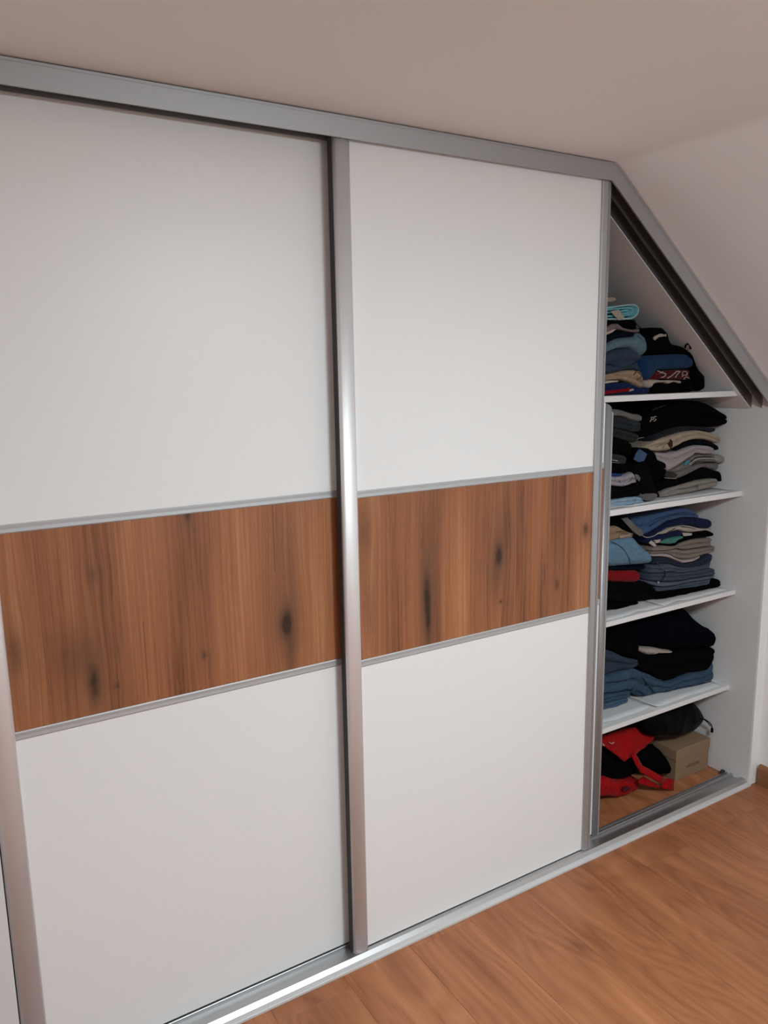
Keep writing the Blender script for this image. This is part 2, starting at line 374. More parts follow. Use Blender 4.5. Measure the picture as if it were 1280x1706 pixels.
# plinth and floor track
extrude_x('plinth', [(-.037, 0), (-.037, .0065), (-.0355, .0080), (-.0222, .0098), (-.0222, 0)], XE, XS-.0005, 'plinth_white', W)
extrude_x('floor_track', [(-.0220, 0), (-.0220, .0088), (-.0115, .0183), (-.0100, .0187), (.0080, .0187), (.0090, .0178), (.0095, .0060), (.0405, .0060), (.0425, .0150),
                          (.0440, .0162), (.0520, .0162), (.0535, .0150), (.0545, .0060), (.0655, .0060), (.0665, .0130), (.0695, .0130), (.0695, 0)], XE, XS-.0005, 'aluminium_track', W)
prism_xz('track_stopper', [(1.684, .0125), (1.712, .0125), (1.704, .022), (1.694, .024)], .0705, .082, 'rubber', W, .002)

# ================================================================== SLIDING DOORS
Z1, Z2, Z3, Z4 = 1.3267, 1.3077, .8743, .8549
oak('oak_left', [(.69, .98, .016, .030, .95), (.70, .93, .016, .10, .45), (.222, .925, .013, .045, .85), (.19, 1.00, .06, .07, .34), (.237, 1.178, .010, .018, .35), (.455, 1.287, .007, .012, .8),
                 (.475, .943, .006, .010, .55), (.07, 1.03, .014, .05, .45), (.27, .912, .005, .006, .6), (.70, 1.14, .03, .14, .22), (.45, 1.16, .03, .12, .18)],
    [(.668, 1.12, 1.31, .0009, .65), (.338, .87, 1.05, .0010, .5), (.592, 1.19, 1.31, .0007, .5), (.36, .85, 1.0, .0006, .35)], 1.7)
oak('oak_middle', [(.257, 1.0, .013, .07, .8), (.262, .92, .010, .07, .7), (.262, 1.16, .03, .12, .22), (.513, 1.075, .012, .03, .85), (.50, 1.03, .020, .09, .38), (.54, 1.16, .03, .08, .25),
                   (.743, .95, .007, .014, .65), (.69, .99, .004, .04, .45), (.858, 1.11, .012, .02, .8), (.735, 1.14, .022, .14, .25), (.52, .935, .004, .004, .8), (.065, 1.20, .02, .06, .3), (.075, .98, .016, .09, .3)],
    [(.47, .86, 1.2, .0006, .35), (.13, .9, 1.25, .0006, .3), (.735, .87, 1.02, .0008, .35)], 5.3)
oak('oak_right', [(.3, 1.05, .02, .06, .7), (.62, .96, .016, .05, .6)], [], 9.1)
def curved_front(x0, x1, yf, bul, yb, N=10):                          # handle profile: gently bowed face, straight returns
    s = [(x0, yb), (x0, yf+.004)]
    for i in range(N+1):
        t = i/N; s.append((x0+.0025+(x1-x0-.005)*t, yf-bul*math.sin(math.pi*(.12+.76*t))))
    return s+[(x1, yf+.004), (x1, yb)]
def door(name, label, x0, x1, y, z0, z1, lw, rw, oakm, slant=None):
    d = empty(name, ((x0+x1)/2, y, z0), label, 'door', 'sliding doors of the wardrobe')
    d.location.x = x0
    top = (lambda x: min(z1, slant(x))) if slant else (lambda x: z1)
    xa = x0+lw; xb = x1-rw
    yp = y+.003; th = .016
    if slant:
        xk = x0
        while slant(xk) > z1 and xk < x1: xk += .002
        prism_xz('upper_panel', [(xa-.004, Z1-.003), (xb+.004, Z1-.003), (xb+.004, top(xb)-.004), (max(xk, xa), z1-.004), (xa-.004, z1-.004)], yp, yp+th, 'door_white', d)
    else: box('upper_panel', xa-.004, xb+.004, yp, yp+th, Z1-.003, z1, 'door_white', d)
    box('oak_panel', xa-.004, xb+.004, yp, yp+th, Z3-.003, Z2+.003, oakm, d)
    box('lower_panel', xa-.004, xb+.004, yp, yp+th, z0+.002, Z4+.003, 'door_white', d)
    for a, b in ((Z2, Z1), (Z4, Z3)):
        extrude_x('trim_strip', [(yp+.002, a), (yp-.0015, a), (yp-.0030, a+.0025), (yp-.0024, (a+b)/2), (yp-.0030, b-.0025), (yp-.0015, b), (yp+.002, b)], xa+.0003, xb-.0003, 'aluminium_trim', d)
    extrude_z('left_profile', curved_front(x0, xa, y-.004, .0065, y+.022), z0, z1-.001, 'aluminium', d, True)
    box('side_shade_strip', x0-.0022, x0+.0005, y+.0035, y+.0225, z0+.002, z1-.003, 'side_shade_grey', d)  # added dark strip, puts shade on the left profile's side return
    if slant:
        extrude_z('right_profile', curved_front(xb, x1-.010, y-.004, .004, y+.022), z0, lambda x: top(x)-.001, 'aluminium_satin', d, True)
        extrude_z('edge_profile', [(x1-.0098, y-.004), (x1, y-.002), (x1, y+.022), (x1-.0098, y+.022)], z0, lambda x: top(x)-.008, 'aluminium_satin', d)
    else:
        extrude_z('right_profile', [(xb, y+.022), (xb, y-.002), (xb+.003, y-.005), (xb+.019, y-.006), (xb+.021, y-.002), (xb+.0235, y-.002), (xb+.0255, y-.006), (xb+.033, y-.004), (x1, y), (x1, y+.022)], z0, z1-.001, 'aluminium_satin', d)
    extrude_x('gap_shade_strip', [(yp+.001, z0+.0008), (yp+.001, z0+.002), (yp+.012, z0+.002), (yp+.012, z0+.0008)], xa, xb, 'dark_gap', d)  # dark strip painted in for the shaded gap below the panel
    return d
door('wardrobe_door', 'left white sliding door with dark knotted oak band, partly behind the middle door', -.880, .020, .0440, .0180, 2.1930, .052, .036, 'oak_left')
door('wardrobe_door', 'middle white sliding door in front, with knotted oak band', -.0440, .8720, 0., .0195, 2.1900, .044, .035, 'oak_middle')
door('wardrobe_door', 'slant-topped white sliding door pushed behind the middle door beside the open shelves', .100, .9625, .0440, .0180, 2.1500, .044, .032, 'oak_right', slant=lambda x: 1.4895+.8025*(.9625-x))

# ================================================================== FOLDED CLOTHES
GARMENTS=[
('folded_cloth','small beige folded cloth lying on top of the aqua towel','cloth','1L',[(1.0049,0.129,1.85,1.8314),(1.0322,0.129,1.8519,1.8322),(1.0598,0.129,1.8519,1.8349),(1.0682,0.129,1.8465,1.839)],'beige',1,0.15,'slab',0.0022,1,0.011,[]),
('folded_sweater','dark navy sweater squeezed directly beneath the aqua towel','sweater','1L',[(0.9988,0.125,1.7764,1.7519),(1.0453,0.125,1.7754,1.764),(1.0877,0.125,1.7782,1.7513),(1.1304,0.125,1.7809,1.748),(1.1507,0.125,1.7774,1.7483),(1.1627,0.125,1.764,1.7523)],'navy',2,0.36,'slab',0.0022,1,0.011,[('strip','strap','greydark',[[1.1331,0.123,1.7789],[1.1483,0.123,1.7656],[1.1664,0.123,1.7542]],0.003)]),
('folded_cardigan','mauve grey knit cardigan with drooping edge under the aqua towel','cardigan','1L',[(0.9955,0.121,1.7517,1.7328),(1.0334,0.121,1.7674,1.7427),(1.0554,0.121,1.7678,1.7487),(1.084,0.121,1.7529,1.7443),(1.1271,0.121,1.7477,1.739),(1.1646,0.121,1.7521,1.7385),(1.1734,0.121,1.7483,1.7425)],'mauve',1,0.36,'slab',0.0022,1,0.011,[]),
('folded_tshirt','pale pink tee sliver between the mauve cardigan and navy tee','t-shirt','1L',[(0.997,0.122,1.7385,1.7272),(1.0242,0.122,1.7445,1.7331),(1.0515,0.122,1.7506,1.7449),(1.0627,0.122,1.7489,1.7469)],'palepink',1,0.36,'slab',0.0022,1,0.011,[]),
('folded_tshirt','navy tee tucked above the steel blue sweatshirt','t-shirt','1L',[(1.0013,0.125,1.7274,1.6931),(1.0338,0.125,1.7353,1.7086),(1.0753,0.125,1.7434,1.7204),(1.1179,0.125,1.744,1.7236),(1.141,0.125,1.7403,1.7248),(1.1526,0.125,1.7366,1.7288)],'navy2',1,0.36,'slab',0.0022,1,0.011,[]),
('folded_sweatshirt','steel blue sweatshirt with arched roll on the upper left pile','sweatshirt','1L',[(0.9974,0.12,1.6929,1.6682),(1.0298,0.12,1.7102,1.6777),(1.0713,0.12,1.7201,1.6864),(1.1079,0.12,1.7233,1.6893),(1.1427,0.12,1.7265,1.6815),(1.1631,0.12,1.7394,1.6678),(1.1869,0.12,1.7347,1.6627),(1.2049,0.12,1.7172,1.6716),(1.2139,0.12,1.7014,1.6855)],'steel',1,0.36,'slab',0.0022,1,0.015,[('strip','seam','steeld',[[1.1553,0.122,1.7267],[1.1765,0.122,1.7131],[1.1956,0.122,1.6915]],0.003)]),
('folded_jersey','slate blue jersey with soft folds below the steel blue sweatshirt','jersey','1L',[(1.0049,0.125,1.6683,1.6029),(1.0379,0.125,1.6779,1.6043),(1.0798,0.125,1.6856,1.6115),(1.1166,0.125,1.6885,1.6169),(1.1516,0.125,1.6817,1.6185),(1.176,0.125,1.6659,1.6042),(1.1915,0.125,1.6599,1.5859),(1.207,0.125,1.6479,1.5796)],'slate',2,0.36,'slab',0.005,1,0.014,[('strip','fold_edge','slated',[[1.022,0.123,1.6374],[1.0645,0.123,1.6273],[1.1159,0.123,1.6268],[1.1499,0.123,1.6403]],0.003)]),
('folded_sweater','beige ribbed knit sweater with curled cuff on the upper left pile','sweater','1L',[(0.9971,0.121,1.603,1.5818),(1.0358,0.121,1.6063,1.5849),(1.0779,0.121,1.6116,1.5851),(1.1153,0.121,1.616,1.5774),(1.1505,0.121,1.6165,1.5648),(1.1746,0.121,1.6062,1.5562),(1.193,0.121,1.5899,1.5537),(1.202,0.121,1.5757,1.5656)],'beigerib',2,0.36,'slab',0.004,1,0.014,[('strip','cuff_roll','beiged',[[1.1418,0.119,1.6007],[1.1529,0.119,1.6105],[1.1709,0.119,1.6043],[1.1747,0.119,1.5902],[1.1574,0.119,1.5846]],0.004)]),
('folded_tshirt','thin white tee edge under the beige ribbed sweater','t-shirt','1L',[(1.0021,0.125,1.5817,1.572),(1.041,0.125,1.5839,1.5751),(1.0749,0.125,1.5822,1.5773),(1.0863,0.125,1.5801,1.5781)],'white',1,0.36,'slab',0.0022,1,0.011,[]),
('folded_jersey','royal blue jersey with a red stripe at the upper pile bottom','jersey','1L',[(1.0031,0.125,1.572,1.537),(1.0562,0.125,1.5758,1.5354),(1.1134,0.125,1.5755,1.5358),(1.1576,0.125,1.5636,1.535),(1.1934,0.125,1.5527,1.5355),(1.2232,0.125,1.557,1.5367),(1.2416,0.125,1.5484,1.5382)],'royal',2,0.36,'slab',0.0022,1,0.011,[('patch','stripe','red',[[1.0007,0.1225,1.5498],[1.0678,0.1225,1.5529],[1.125,0.1225,1.5574],[1.1341,0.1225,1.5512],[1.1198,0.1225,1.5456],[1.0542,0.1225,1.5415],[1.0012,0.1225,1.5381]],0),('patch','stripe_tip','white',[[1.1242,0.1215,1.5515],[1.1415,0.1215,1.554],[1.1462,0.1215,1.5489],[1.1217,0.1215,1.5446]],0)]),
('black_backpack','black backpack slumped behind the royal blue ribbed sweater','backpack','1R',[(1.1731,0.1213,1.7522,1.6638),(1.2041,0.1226,1.7557,1.6637),(1.2513,0.1246,1.7575,1.6656),(1.293,0.1264,1.7572,1.6676),(1.3095,0.127,1.7504,1.6676),(1.3204,0.1274,1.7163,1.6696),(1.3506,0.1286,1.7023,1.6696),(1.401,0.1306,1.6943,1.6705),(1.4356,0.132,1.6763,1.6632),(1.4642,0.1331,1.6533,1.6463),(1.4855,0.1337,1.6362,1.5612),(1.5045,0.1344,1.621,1.5393),(1.5268,0.1352,1.6031,1.535),(1.5421,0.1357,1.5908,1.5362),(1.5505,0.136,1.5772,1.5469)],'black',1,0.36,'slab',0.004,0,0.02,[('patch','logo_bar','offwhite',[[1.225,0.1183,1.7212],[1.2341,0.1187,1.7272],[1.2589,0.1198,1.7355],[1.2717,0.1203,1.7356],[1.2848,0.1209,1.7328],[1.2942,0.1213,1.7359],[1.295,0.1213,1.7259],[1.2884,0.121,1.7278],[1.2534,0.1195,1.7235],[1.235,0.1187,1.7134]],0),('tube','loop','black',[[1.4048,0.1289,1.6881],[1.4074,0.129,1.6984],[1.4206,0.1296,1.7026],[1.4313,0.13,1.6964],[1.4358,0.1301,1.684]],0.003)]),
('folded_sweater','royal blue ribbed sweater on the short pile against the backpack','sweater','1R',[(1.166,0.1113,1.6577,1.6082),(1.1913,0.1123,1.6615,1.5879),(1.2167,0.1134,1.6635,1.5794),(1.2412,0.1145,1.6644,1.6031),(1.2761,0.116,1.6653,1.6128),(1.3579,0.1193,1.6683,1.6148),(1.4118,0.1214,1.6672,1.6163),(1.4428,0.1227,1.6546,1.6191),(1.4604,0.1233,1.6399,1.6273)],'bluerib',1,0.3,'slab',0.0022,0,0.016,[]),
('folded_tshirt','maroon tee with white scrawled lettering beneath the royal blue sweater','t-shirt','1R',[(1.2298,0.1177,1.6034,1.5792),(1.255,0.1188,1.6111,1.5807),(1.3002,0.1206,1.6126,1.5819),(1.3664,0.1233,1.6138,1.5785),(1.4274,0.1257,1.6141,1.5773),(1.4482,0.1265,1.6044,1.5833)],'maroon',2,0.3,'slab',0.0022,0,0.011,[('strip','lettering','offwhite',[[1.2536,0.1159,1.6111],[1.2765,0.1168,1.6047],[1.2963,0.1176,1.6003],[1.2904,0.1174,1.5923],[1.2744,0.1167,1.5885]],0.003),('strip','lettering','offwhite',[[1.3071,0.118,1.5858],[1.3296,0.119,1.5937],[1.3551,0.12,1.6077],[1.3718,0.1207,1.6075]],0.0035),('strip','lettering','offwhite',[[1.35,0.1198,1.5871],[1.3624,0.1203,1.5993],[1.3752,0.1208,1.6074]],0.003),('strip','lettering','offwhite',[[1.3901,0.1214,1.5885],[1.392,0.1215,1.6072],[1.4126,0.1223,1.6048],[1.4134,0.1223,1.5944],[1.393,0.1215,1.5947]],0.002),('strip','lettering','offwhite',[[1.3975,0.1216,1.58],[1.4105,0.1222,1.5882],[1.4315,0.123,1.5815]],0.002),('strip','lettering','offwhite',[[1.2638,0.1163,1.6028],[1.2827,0.1171,1.6087]],0.002)]),
('folded_scarf','crumpled off white scarf edge poking out under the maroon tee','scarf','1R',[(1.2011,0.1126,1.5797,1.5596),(1.2202,0.1134,1.5834,1.5531),(1.2388,0.1142,1.583,1.5668),(1.2805,0.116,1.5792,1.572),(1.3134,0.1173,1.5796,1.5652),(1.343,0.1185,1.578,1.5718),(1.3666,0.1194,1.5765,1.5671),(1.3834,0.1201,1.5761,1.5657),(1.3934,0.1205,1.5739,1.5718)],'scarf',1,0.2,'slab',0.004,0,0.011,[]),
('folded_trousers','black trousers at the base of the short pile on the top shelf','trousers','1R',[(1.2329,0.1177,1.5508,1.535),(1.2582,0.1188,1.5644,1.535),(1.3034,0.1206,1.5706,1.535),(1.3699,0.1233,1.5702,1.535),(1.4205,0.1253,1.5765,1.535),(1.4585,0.1268,1.5747,1.535),(1.4726,0.1273,1.5617,1.5404)],'black2',2,0.3,'slab',0.0034,0,0.011,[]),
('folded_sweatshirt','mid grey sweatshirt topping the left pile on the second shelf','sweatshirt','2L',[(1.0222,0.1082,1.4919,1.4604),(1.051,0.1088,1.4898,1.465),(1.0803,0.1095,1.4856,1.4638),(1.1163,0.1102,1.4762,1.4521),(1.1528,0.111,1.4687,1.4434),(1.1803,0.1116,1.4665,1.44),(1.1926,0.1118,1.4588,1.4445)],'greymid',1,0.36,'slab',0.0022,1,0.016,[]),
('folded_sweatshirt','dark slate sweatshirt beneath the mid grey sweatshirt','sweatshirt','2L',[(1.0238,0.1082,1.4604,1.4268),(1.0585,0.109,1.4638,1.425),(1.094,0.1097,1.4592,1.4191),(1.1334,0.1105,1.4474,1.4089),(1.1607,0.1111,1.4421,1.4074),(1.182,0.1116,1.439,1.4145),(1.1909,0.1117,1.4345,1.4263)],'slatedark',2,0.36,'slab',0.0022,1,0.016,[]),
('folded_tshirt','charcoal tee under the dark slate sweatshirt','t-shirt','2L',[(1.0253,0.1082,1.4268,1.399),(1.0752,0.1093,1.4222,1.3901),(1.1142,0.1101,1.4121,1.3797),(1.1446,0.1107,1.4064,1.3717),(1.169,0.1112,1.3969,1.3784),(1.1812,0.1115,1.39,1.3859)],'charcoal',2,0.36,'slab',0.0022,1,0.011,[('strip','hem','greymid',[[1.1548,0.109,1.3835],[1.1668,0.1092,1.3869],[1.1882,0.1097,1.3877]],0.0025)]),
('folded_sweater','thick black sweater halfway down the left pile,second shelf','sweater','2L',[(1.0246,0.1081,1.3992,1.3413),(1.0774,0.1093,1.3901,1.3375),(1.1074,0.1099,1.3823,1.3334),(1.1319,0.1104,1.3706,1.3276),(1.1473,0.1107,1.3553,1.3327)],'black',2,0.36,'slab',0.0022,1,0.011,[]),
('folded_tshirt','charcoal marl tee with two white hem lines,second shelf','t-shirt','2L',[(1.0267,0.1081,1.3413,1.3131),(1.0648,0.109,1.3386,1.3072),(1.0947,0.1096,1.3324,1.3018),(1.1159,0.11,1.3207,1.3043),(1.122,0.1102,1.3141,1.3079)],'charcoal2',2,0.36,'slab',0.0022,1,0.011,[('strip','hem_line','white',[[1.0236,0.1051,1.3237],[1.0411,0.1055,1.3214],[1.0618,0.106,1.3168]],0.002),('strip','hem_line','greymid',[[1.024,0.1051,1.3156],[1.0474,0.1056,1.3128],[1.0681,0.1061,1.3093]],0.002)]),
('folded_trousers','black trousers lying above the cobalt blue tee edge','trousers','2L',[(1.0282,0.1081,1.3121,1.2787),(1.0815,0.1093,1.304,1.2723),(1.1114,0.1099,1.2996,1.2718),(1.1387,0.1105,1.2903,1.2737)],'black2',2,0.36,'slab',0.0034,1,0.011,[]),
('folded_tshirt','cobalt blue tee edge showing above the lilac shirt','t-shirt','2L',[(1.0265,0.1081,1.278,1.2668),(1.0617,0.1088,1.274,1.2638),(1.0915,0.1095,1.2705,1.2623),(1.1035,0.1097,1.2664,1.2633)],'cobalt',1,0.36,'slab',0.0022,1,0.011,[]),
('folded_shirt','pale lilac shirt folded into a point in the left pile','shirt','2L',[(1.0232,0.1041,1.2676,1.2362),(1.0643,0.105,1.2641,1.2303),(1.1002,0.1057,1.2631,1.2259),(1.124,0.1062,1.2682,1.2289),(1.142,0.1066,1.2719,1.2324),(1.1547,0.1069,1.2542,1.2334),(1.1735,0.1072,1.2401,1.2338)],'lilac',2,0.36,'slab',0.0022,1,0.011,[('strip','crease','lilacd',[[1.0699,0.1051,1.2533],[1.0826,0.1053,1.2379],[1.0948,0.1056,1.2327],[1.1184,0.1061,1.2408],[1.142,0.1066,1.2511]],0.002),('patch','sleeve','greymid',[[1.1452,0.1023,1.2658],[1.1606,0.1026,1.2624],[1.1736,0.1029,1.2509],[1.1682,0.1027,1.2389],[1.1491,0.1024,1.251]],0)]),
('folded_jeans','black jeans resting on the light blue jeans','jeans','2L',[(1.0267,0.108,1.2325,1.1854),(1.0709,0.109,1.2263,1.1871),(1.1159,0.1099,1.2232,1.1867),(1.1614,0.1109,1.2294,1.1852),(1.1925,0.1115,1.2276,1.1832),(1.218,0.112,1.2126,1.1828)],'black3',2,0.36,'slab',0.0034,1,0.011,[]),
('folded_jeans','light blue jeans at the base of the left pile,second shelf','jeans','2L',[(1.0257,0.1079,1.1837,1.159),(1.0728,0.109,1.185,1.159),(1.1178,0.1099,1.1856,1.159),(1.1637,0.1109,1.1842,1.159),(1.1947,0.1115,1.181,1.159),(1.2137,0.1119,1.1727,1.159),(1.2202,0.112,1.1657,1.1593)],'denimlight',2,0.36,'slab',0.0034,1,0.011,[('strip','crease','denimpale',[[1.1497,0.1086,1.1585],[1.1584,0.1088,1.1681],[1.1703,0.109,1.1753]],0.002)]),
('draped_fleece','charcoal fleece slumped between the two piles on the second shelf','fleece','2L',[(1.1574,0.1147,1.3093,1.188),(1.1822,0.1152,1.3095,1.1813),(1.2074,0.1157,1.3056,1.1767),(1.2334,0.1163,1.2827,1.172),(1.2535,0.1166,1.2514,1.1679),(1.2741,0.117,1.2112,1.1659),(1.2944,0.1174,1.1835,1.1661),(1.3043,0.1176,1.176,1.1695)],'charblack',1,0.2,'slab',0.0022,0,0.03,[]),
('folded_garment','twisted grey ribbed hem poking out beside the light blue jeans','clothing','2L',[(1.1802,0.1054,1.1958,1.1831),(1.1995,0.1057,1.1897,1.1706),(1.231,0.1064,1.1888,1.1652),(1.2564,0.1069,1.1884,1.1669),(1.2757,0.1073,1.1822,1.1714)],'greymid',3,0.06,'slab',0.0022,0,0.011,[]),
('crumpled_tshirt','black crumpled tee hanging beside the white lilac tee','t-shirt','2R',[(1.1882,0.119,1.348,1.2917),(1.2201,0.1195,1.3481,1.2577),(1.2523,0.1199,1.3439,1.2337),(1.2687,0.1201,1.3344,1.2215),(1.2822,0.1203,1.3081,1.2247),(1.3016,0.1206,1.2982,1.2316),(1.3239,0.1209,1.2922,1.2426),(1.3369,0.1211,1.2826,1.2545)],'black',2,0.06,'slab',0.0022,0,0.025,[('patch','denim_patch','denimmid',[[1.1452,0.11,1.3145],[1.1532,0.1101,1.3324],[1.1704,0.1104,1.3497],[1.2114,0.111,1.3304],[1.1975,0.1108,1.3065],[1.1701,0.1104,1.3044]],0)]),
('folded_jacket','black jacket with tiny white emblem topping the right pile','jacket','2R',[(1.1983,0.1428,1.4286,1.3912),(1.2285,0.1433,1.4561,1.3852),(1.2715,0.1439,1.4793,1.3869),(1.3154,0.1445,1.4943,1.3908),(1.3729,0.1454,1.5018,1.4047),(1.4556,0.1465,1.5033,1.4112),(1.5487,0.1477,1.4969,1.4054),(1.6206,0.1486,1.4768,1.3984),(1.661,0.1491,1.4585,1.3987),(1.6869,0.1495,1.445,1.4065),(1.7092,0.1497,1.4282,1.4191)],'black',2,0.36,'slab',0.004,0,0.02,[('strip','emblem','offwhite',[[1.2552,0.1407,1.4363],[1.2609,0.1408,1.4443],[1.2604,0.1408,1.4516],[1.2698,0.141,1.4523]],0.0022),('strip','emblem','offwhite',[[1.2641,0.1409,1.4442],[1.2734,0.141,1.4458],[1.2761,0.141,1.453],[1.2855,0.1412,1.4537]],0.0022),('strip','emblem','offwhite',[[1.2739,0.141,1.4375],[1.2832,0.1411,1.4412],[1.2861,0.1412,1.4453]],0.0022),('strip','zip','greydark',[[1.2664,0.1419,1.4753],[1.2879,0.1422,1.4827],[1.3099,0.1425,1.4861],[1.3352,0.1429,1.4914]],0.0016)]),
('folded_sweatshirt','dark ink grey sweatshirt between the black jacket and cream shirt','sweatshirt','2R',[(1.2826,0.1499,1.384,1.3628),(1.3269,0.1505,1.39,1.3729),(1.3849,0.1514,1.4029,1.3824),(1.4679,0.1525,1.4095,1.3919),(1.5615,0.1537,1.4036,1.3902),(1.6191,0.1545,1.3962,1.3782),(1.6513,0.1549,1.3934,1.3855)],'ink',1,0.36,'slab',0.0022,0,0.011,[]),
('folded_shirt','cream shirt with open collar in the right pile','shirt','2R',[(1.2344,0.1443,1.3493,1.3409),(1.2784,0.1449,1.3635,1.3316),(1.323,0.1455,1.3725,1.3264),(1.3618,0.1461,1.3788,1.3259),(1.3878,0.1465,1.3827,1.3328),(1.4468,0.1473,1.3913,1.3508),(1.5147,0.1482,1.3931,1.3599),(1.5675,0.1489,1.3869,1.3567),(1.6219,0.1495,1.375,1.3445),(1.6591,0.15,1.3616,1.3354),(1.6814,0.1503,1.3501,1.3386)],'cream',2,0.36,'slab',0.0022,0,0.016,[('patch','collar_opening','umber',[[1.3692,0.1428,1.3709],[1.3798,0.1429,1.3617],[1.3842,0.143,1.3463],[1.3752,0.1428,1.334],[1.3644,0.1427,1.3476]],0),('strip','collar_edge','creamd',[[1.3014,0.1433,1.3473],[1.3267,0.1436,1.3542],[1.352,0.144,1.3633],[1.3711,0.1443,1.3707]],0.0025),('strip','collar_edge','offwhite',[[1.3312,0.1437,1.3368],[1.3434,0.1439,1.3467],[1.3562,0.144,1.3502]],0.0025),('strip','collar_edge','creamd',[[1.3412,0.1438,1.3318],[1.3637,0.1441,1.3368],[1.3765,0.1443,1.3424]],0.0022),('strip','collar_edge','umber',[[1.2449,0.1425,1.3404],[1.2995,0.1432,1.3293],[1.3482,0.1439,1.3249],[1.3807,0.1444,1.3303]],0.002)]),
('folded_tshirt','navy black tee curling down beneath the cream shirt','t-shirt','2R',[(1.4086,0.1506,1.3269,1.3203),(1.4478,0.1512,1.3462,1.3286),(1.4881,0.1517,1.3547,1.3359),(1.5224,0.1522,1.3582,1.3381),(1.5753,0.1529,1.355,1.3336),(1.6226,0.1535,1.342,1.325),(1.6565,0.1539,1.3309,1.3091),(1.6791,0.1541,1.3157,1.3088)],'navyblack',1,0.36,'slab',0.0022,0,0.011,[]),
('folded_tshirt','white lilac tee with drooping corner in the right pile','t-shirt','2R',[(1.2906,0.1431,1.3267,1.3075),(1.3268,0.1436,1.3243,1.2876),(1.357,0.144,1.3223,1.2657),(1.3708,0.1442,1.3225,1.2493),(1.3968,0.1445,1.3217,1.2604),(1.4497,0.1453,1.328,1.2783),(1.4895,0.1458,1.3353,1.2953),(1.5235,0.1463,1.3375,1.3073),(1.5802,0.147,1.3328,1.3),(1.62,0.1475,1.3234,1.2995),(1.6382,0.1477,1.312,1.3074)],'lavwhite',2,0.36,'slab',0.0022,0,0.014,[]),
('folded_polo','grey striped polo with white piping in the right pile','polo shirt','2R',[(1.3994,0.1495,1.2533,1.2467),(1.4324,0.1499,1.2661,1.2506),(1.4657,0.1504,1.2768,1.2568),(1.506,0.1509,1.2939,1.2647),(1.5403,0.1514,1.3026,1.2677),(1.59,0.152,1.2969,1.2684),(1.6332,0.1525,1.2961,1.2663),(1.6589,0.1529,1.2851,1.2713)],'greywarm',3,0.36,'slab',0.0022,0,0.011,[('patch','blue_patch','tealblue',[[1.4527,0.1458,1.2715],[1.4654,0.146,1.2838],[1.4891,0.1463,1.2865],[1.4833,0.1462,1.2736],[1.4601,0.1459,1.2643]],0),('strip','piping','white',[[1.483,0.1457,1.2692],[1.5095,0.146,1.2828],[1.5475,0.1465,1.2867],[1.6083,0.1473,1.2823],[1.6487,0.1478,1.2748]],0.003),('strip','piping','greydark',[[1.4927,0.1458,1.2774],[1.5192,0.1462,1.291],[1.561,0.1467,1.2936],[1.6185,0.1475,1.2884]],0.002),('strip','piping','greydark',[[1.5073,0.146,1.2674],[1.5344,0.1464,1.2765],[1.5913,0.1471,1.2723],[1.6459,0.1478,1.2659]],0.003)]),
('folded_tshirt','pale grey green tee bulging out near the wardrobe side panel','t-shirt','2R',[(1.6315,0.1565,1.2982,1.2638),(1.6684,0.1569,1.2934,1.2587),(1.702,0.1573,1.2864,1.2562),(1.711,0.1576,1.2752,1.2577)],'palegrey',1,0.25,'slab',0.0022,0,0.014,[]),
('folded_sweatshirt','mid grey sweatshirt above the black jeans in the right pile','sweatshirt','2R',[(1.3897,0.1513,1.2474,1.2253),(1.43,0.1518,1.2496,1.2195),(1.4705,0.1524,1.2552,1.2238),(1.5111,0.1529,1.2632,1.2339),(1.549,0.1534,1.2659,1.2443),(1.5736,0.1537,1.2663,1.2492),(1.6241,0.1544,1.2647,1.2394),(1.6685,0.1549,1.2591,1.2312),(1.6833,0.1551,1.251,1.237)],'greymid2',1,0.36,'slab',0.0022,0,0.011,[('strip','drawcord','offwhite',[[1.3445,0.1408,1.2325],[1.3778,0.1413,1.2274],[1.4114,0.1417,1.2245]],0.002),('patch','toggle','greydark',[[1.3385,0.1422,1.2524],[1.3579,0.1425,1.2551],[1.3913,0.143,1.2502],[1.419,0.1433,1.2369],[1.4064,0.1431,1.227],[1.3595,0.1425,1.2332]],0)]),
('folded_jeans','black jeans with a curled right end in the right pile','jeans','2R',[(1.3164,0.1473,1.2125,1.1819),(1.3618,0.1479,1.2172,1.1885),(1.4284,0.1488,1.218,1.1956),(1.479,0.1495,1.2236,1.2011),(1.5234,0.1501,1.2356,1.205),(1.5511,0.1505,1.2435,1.2059),(1.5757,0.1508,1.2483,1.2072),(1.6301,0.1515,1.2371,1.2048),(1.6673,0.1519,1.2296,1.1993),(1.6907,0.1522,1.2137,1.1856),(1.7026,0.1523,1.1964,1.187)],'black3',2,0.36,'slab',0.0034,0,0.011,[]),
('folded_trousers','light grey trousers at the base of the right pile,second shelf','trousers','2R',[(1.3311,0.1445,1.1722,1.1612),(1.3605,0.1449,1.1848,1.159),(1.4001,0.1455,1.1921,1.159),(1.4607,0.1463,1.1999,1.159),(1.5295,0.1472,1.205,1.1606),(1.6004,0.1481,1.2057,1.1653),(1.6545,0.1488,1.2021,1.173),(1.6765,0.149,1.1943,1.1826)],'greylight',2,0.36,'slab',0.0034,0,0.016,[('strip','seam','greymid',[[1.5258,0.1452,1.1964],[1.5374,0.1453,1.1841],[1.5387,0.1453,1.1681]],0.002)]),
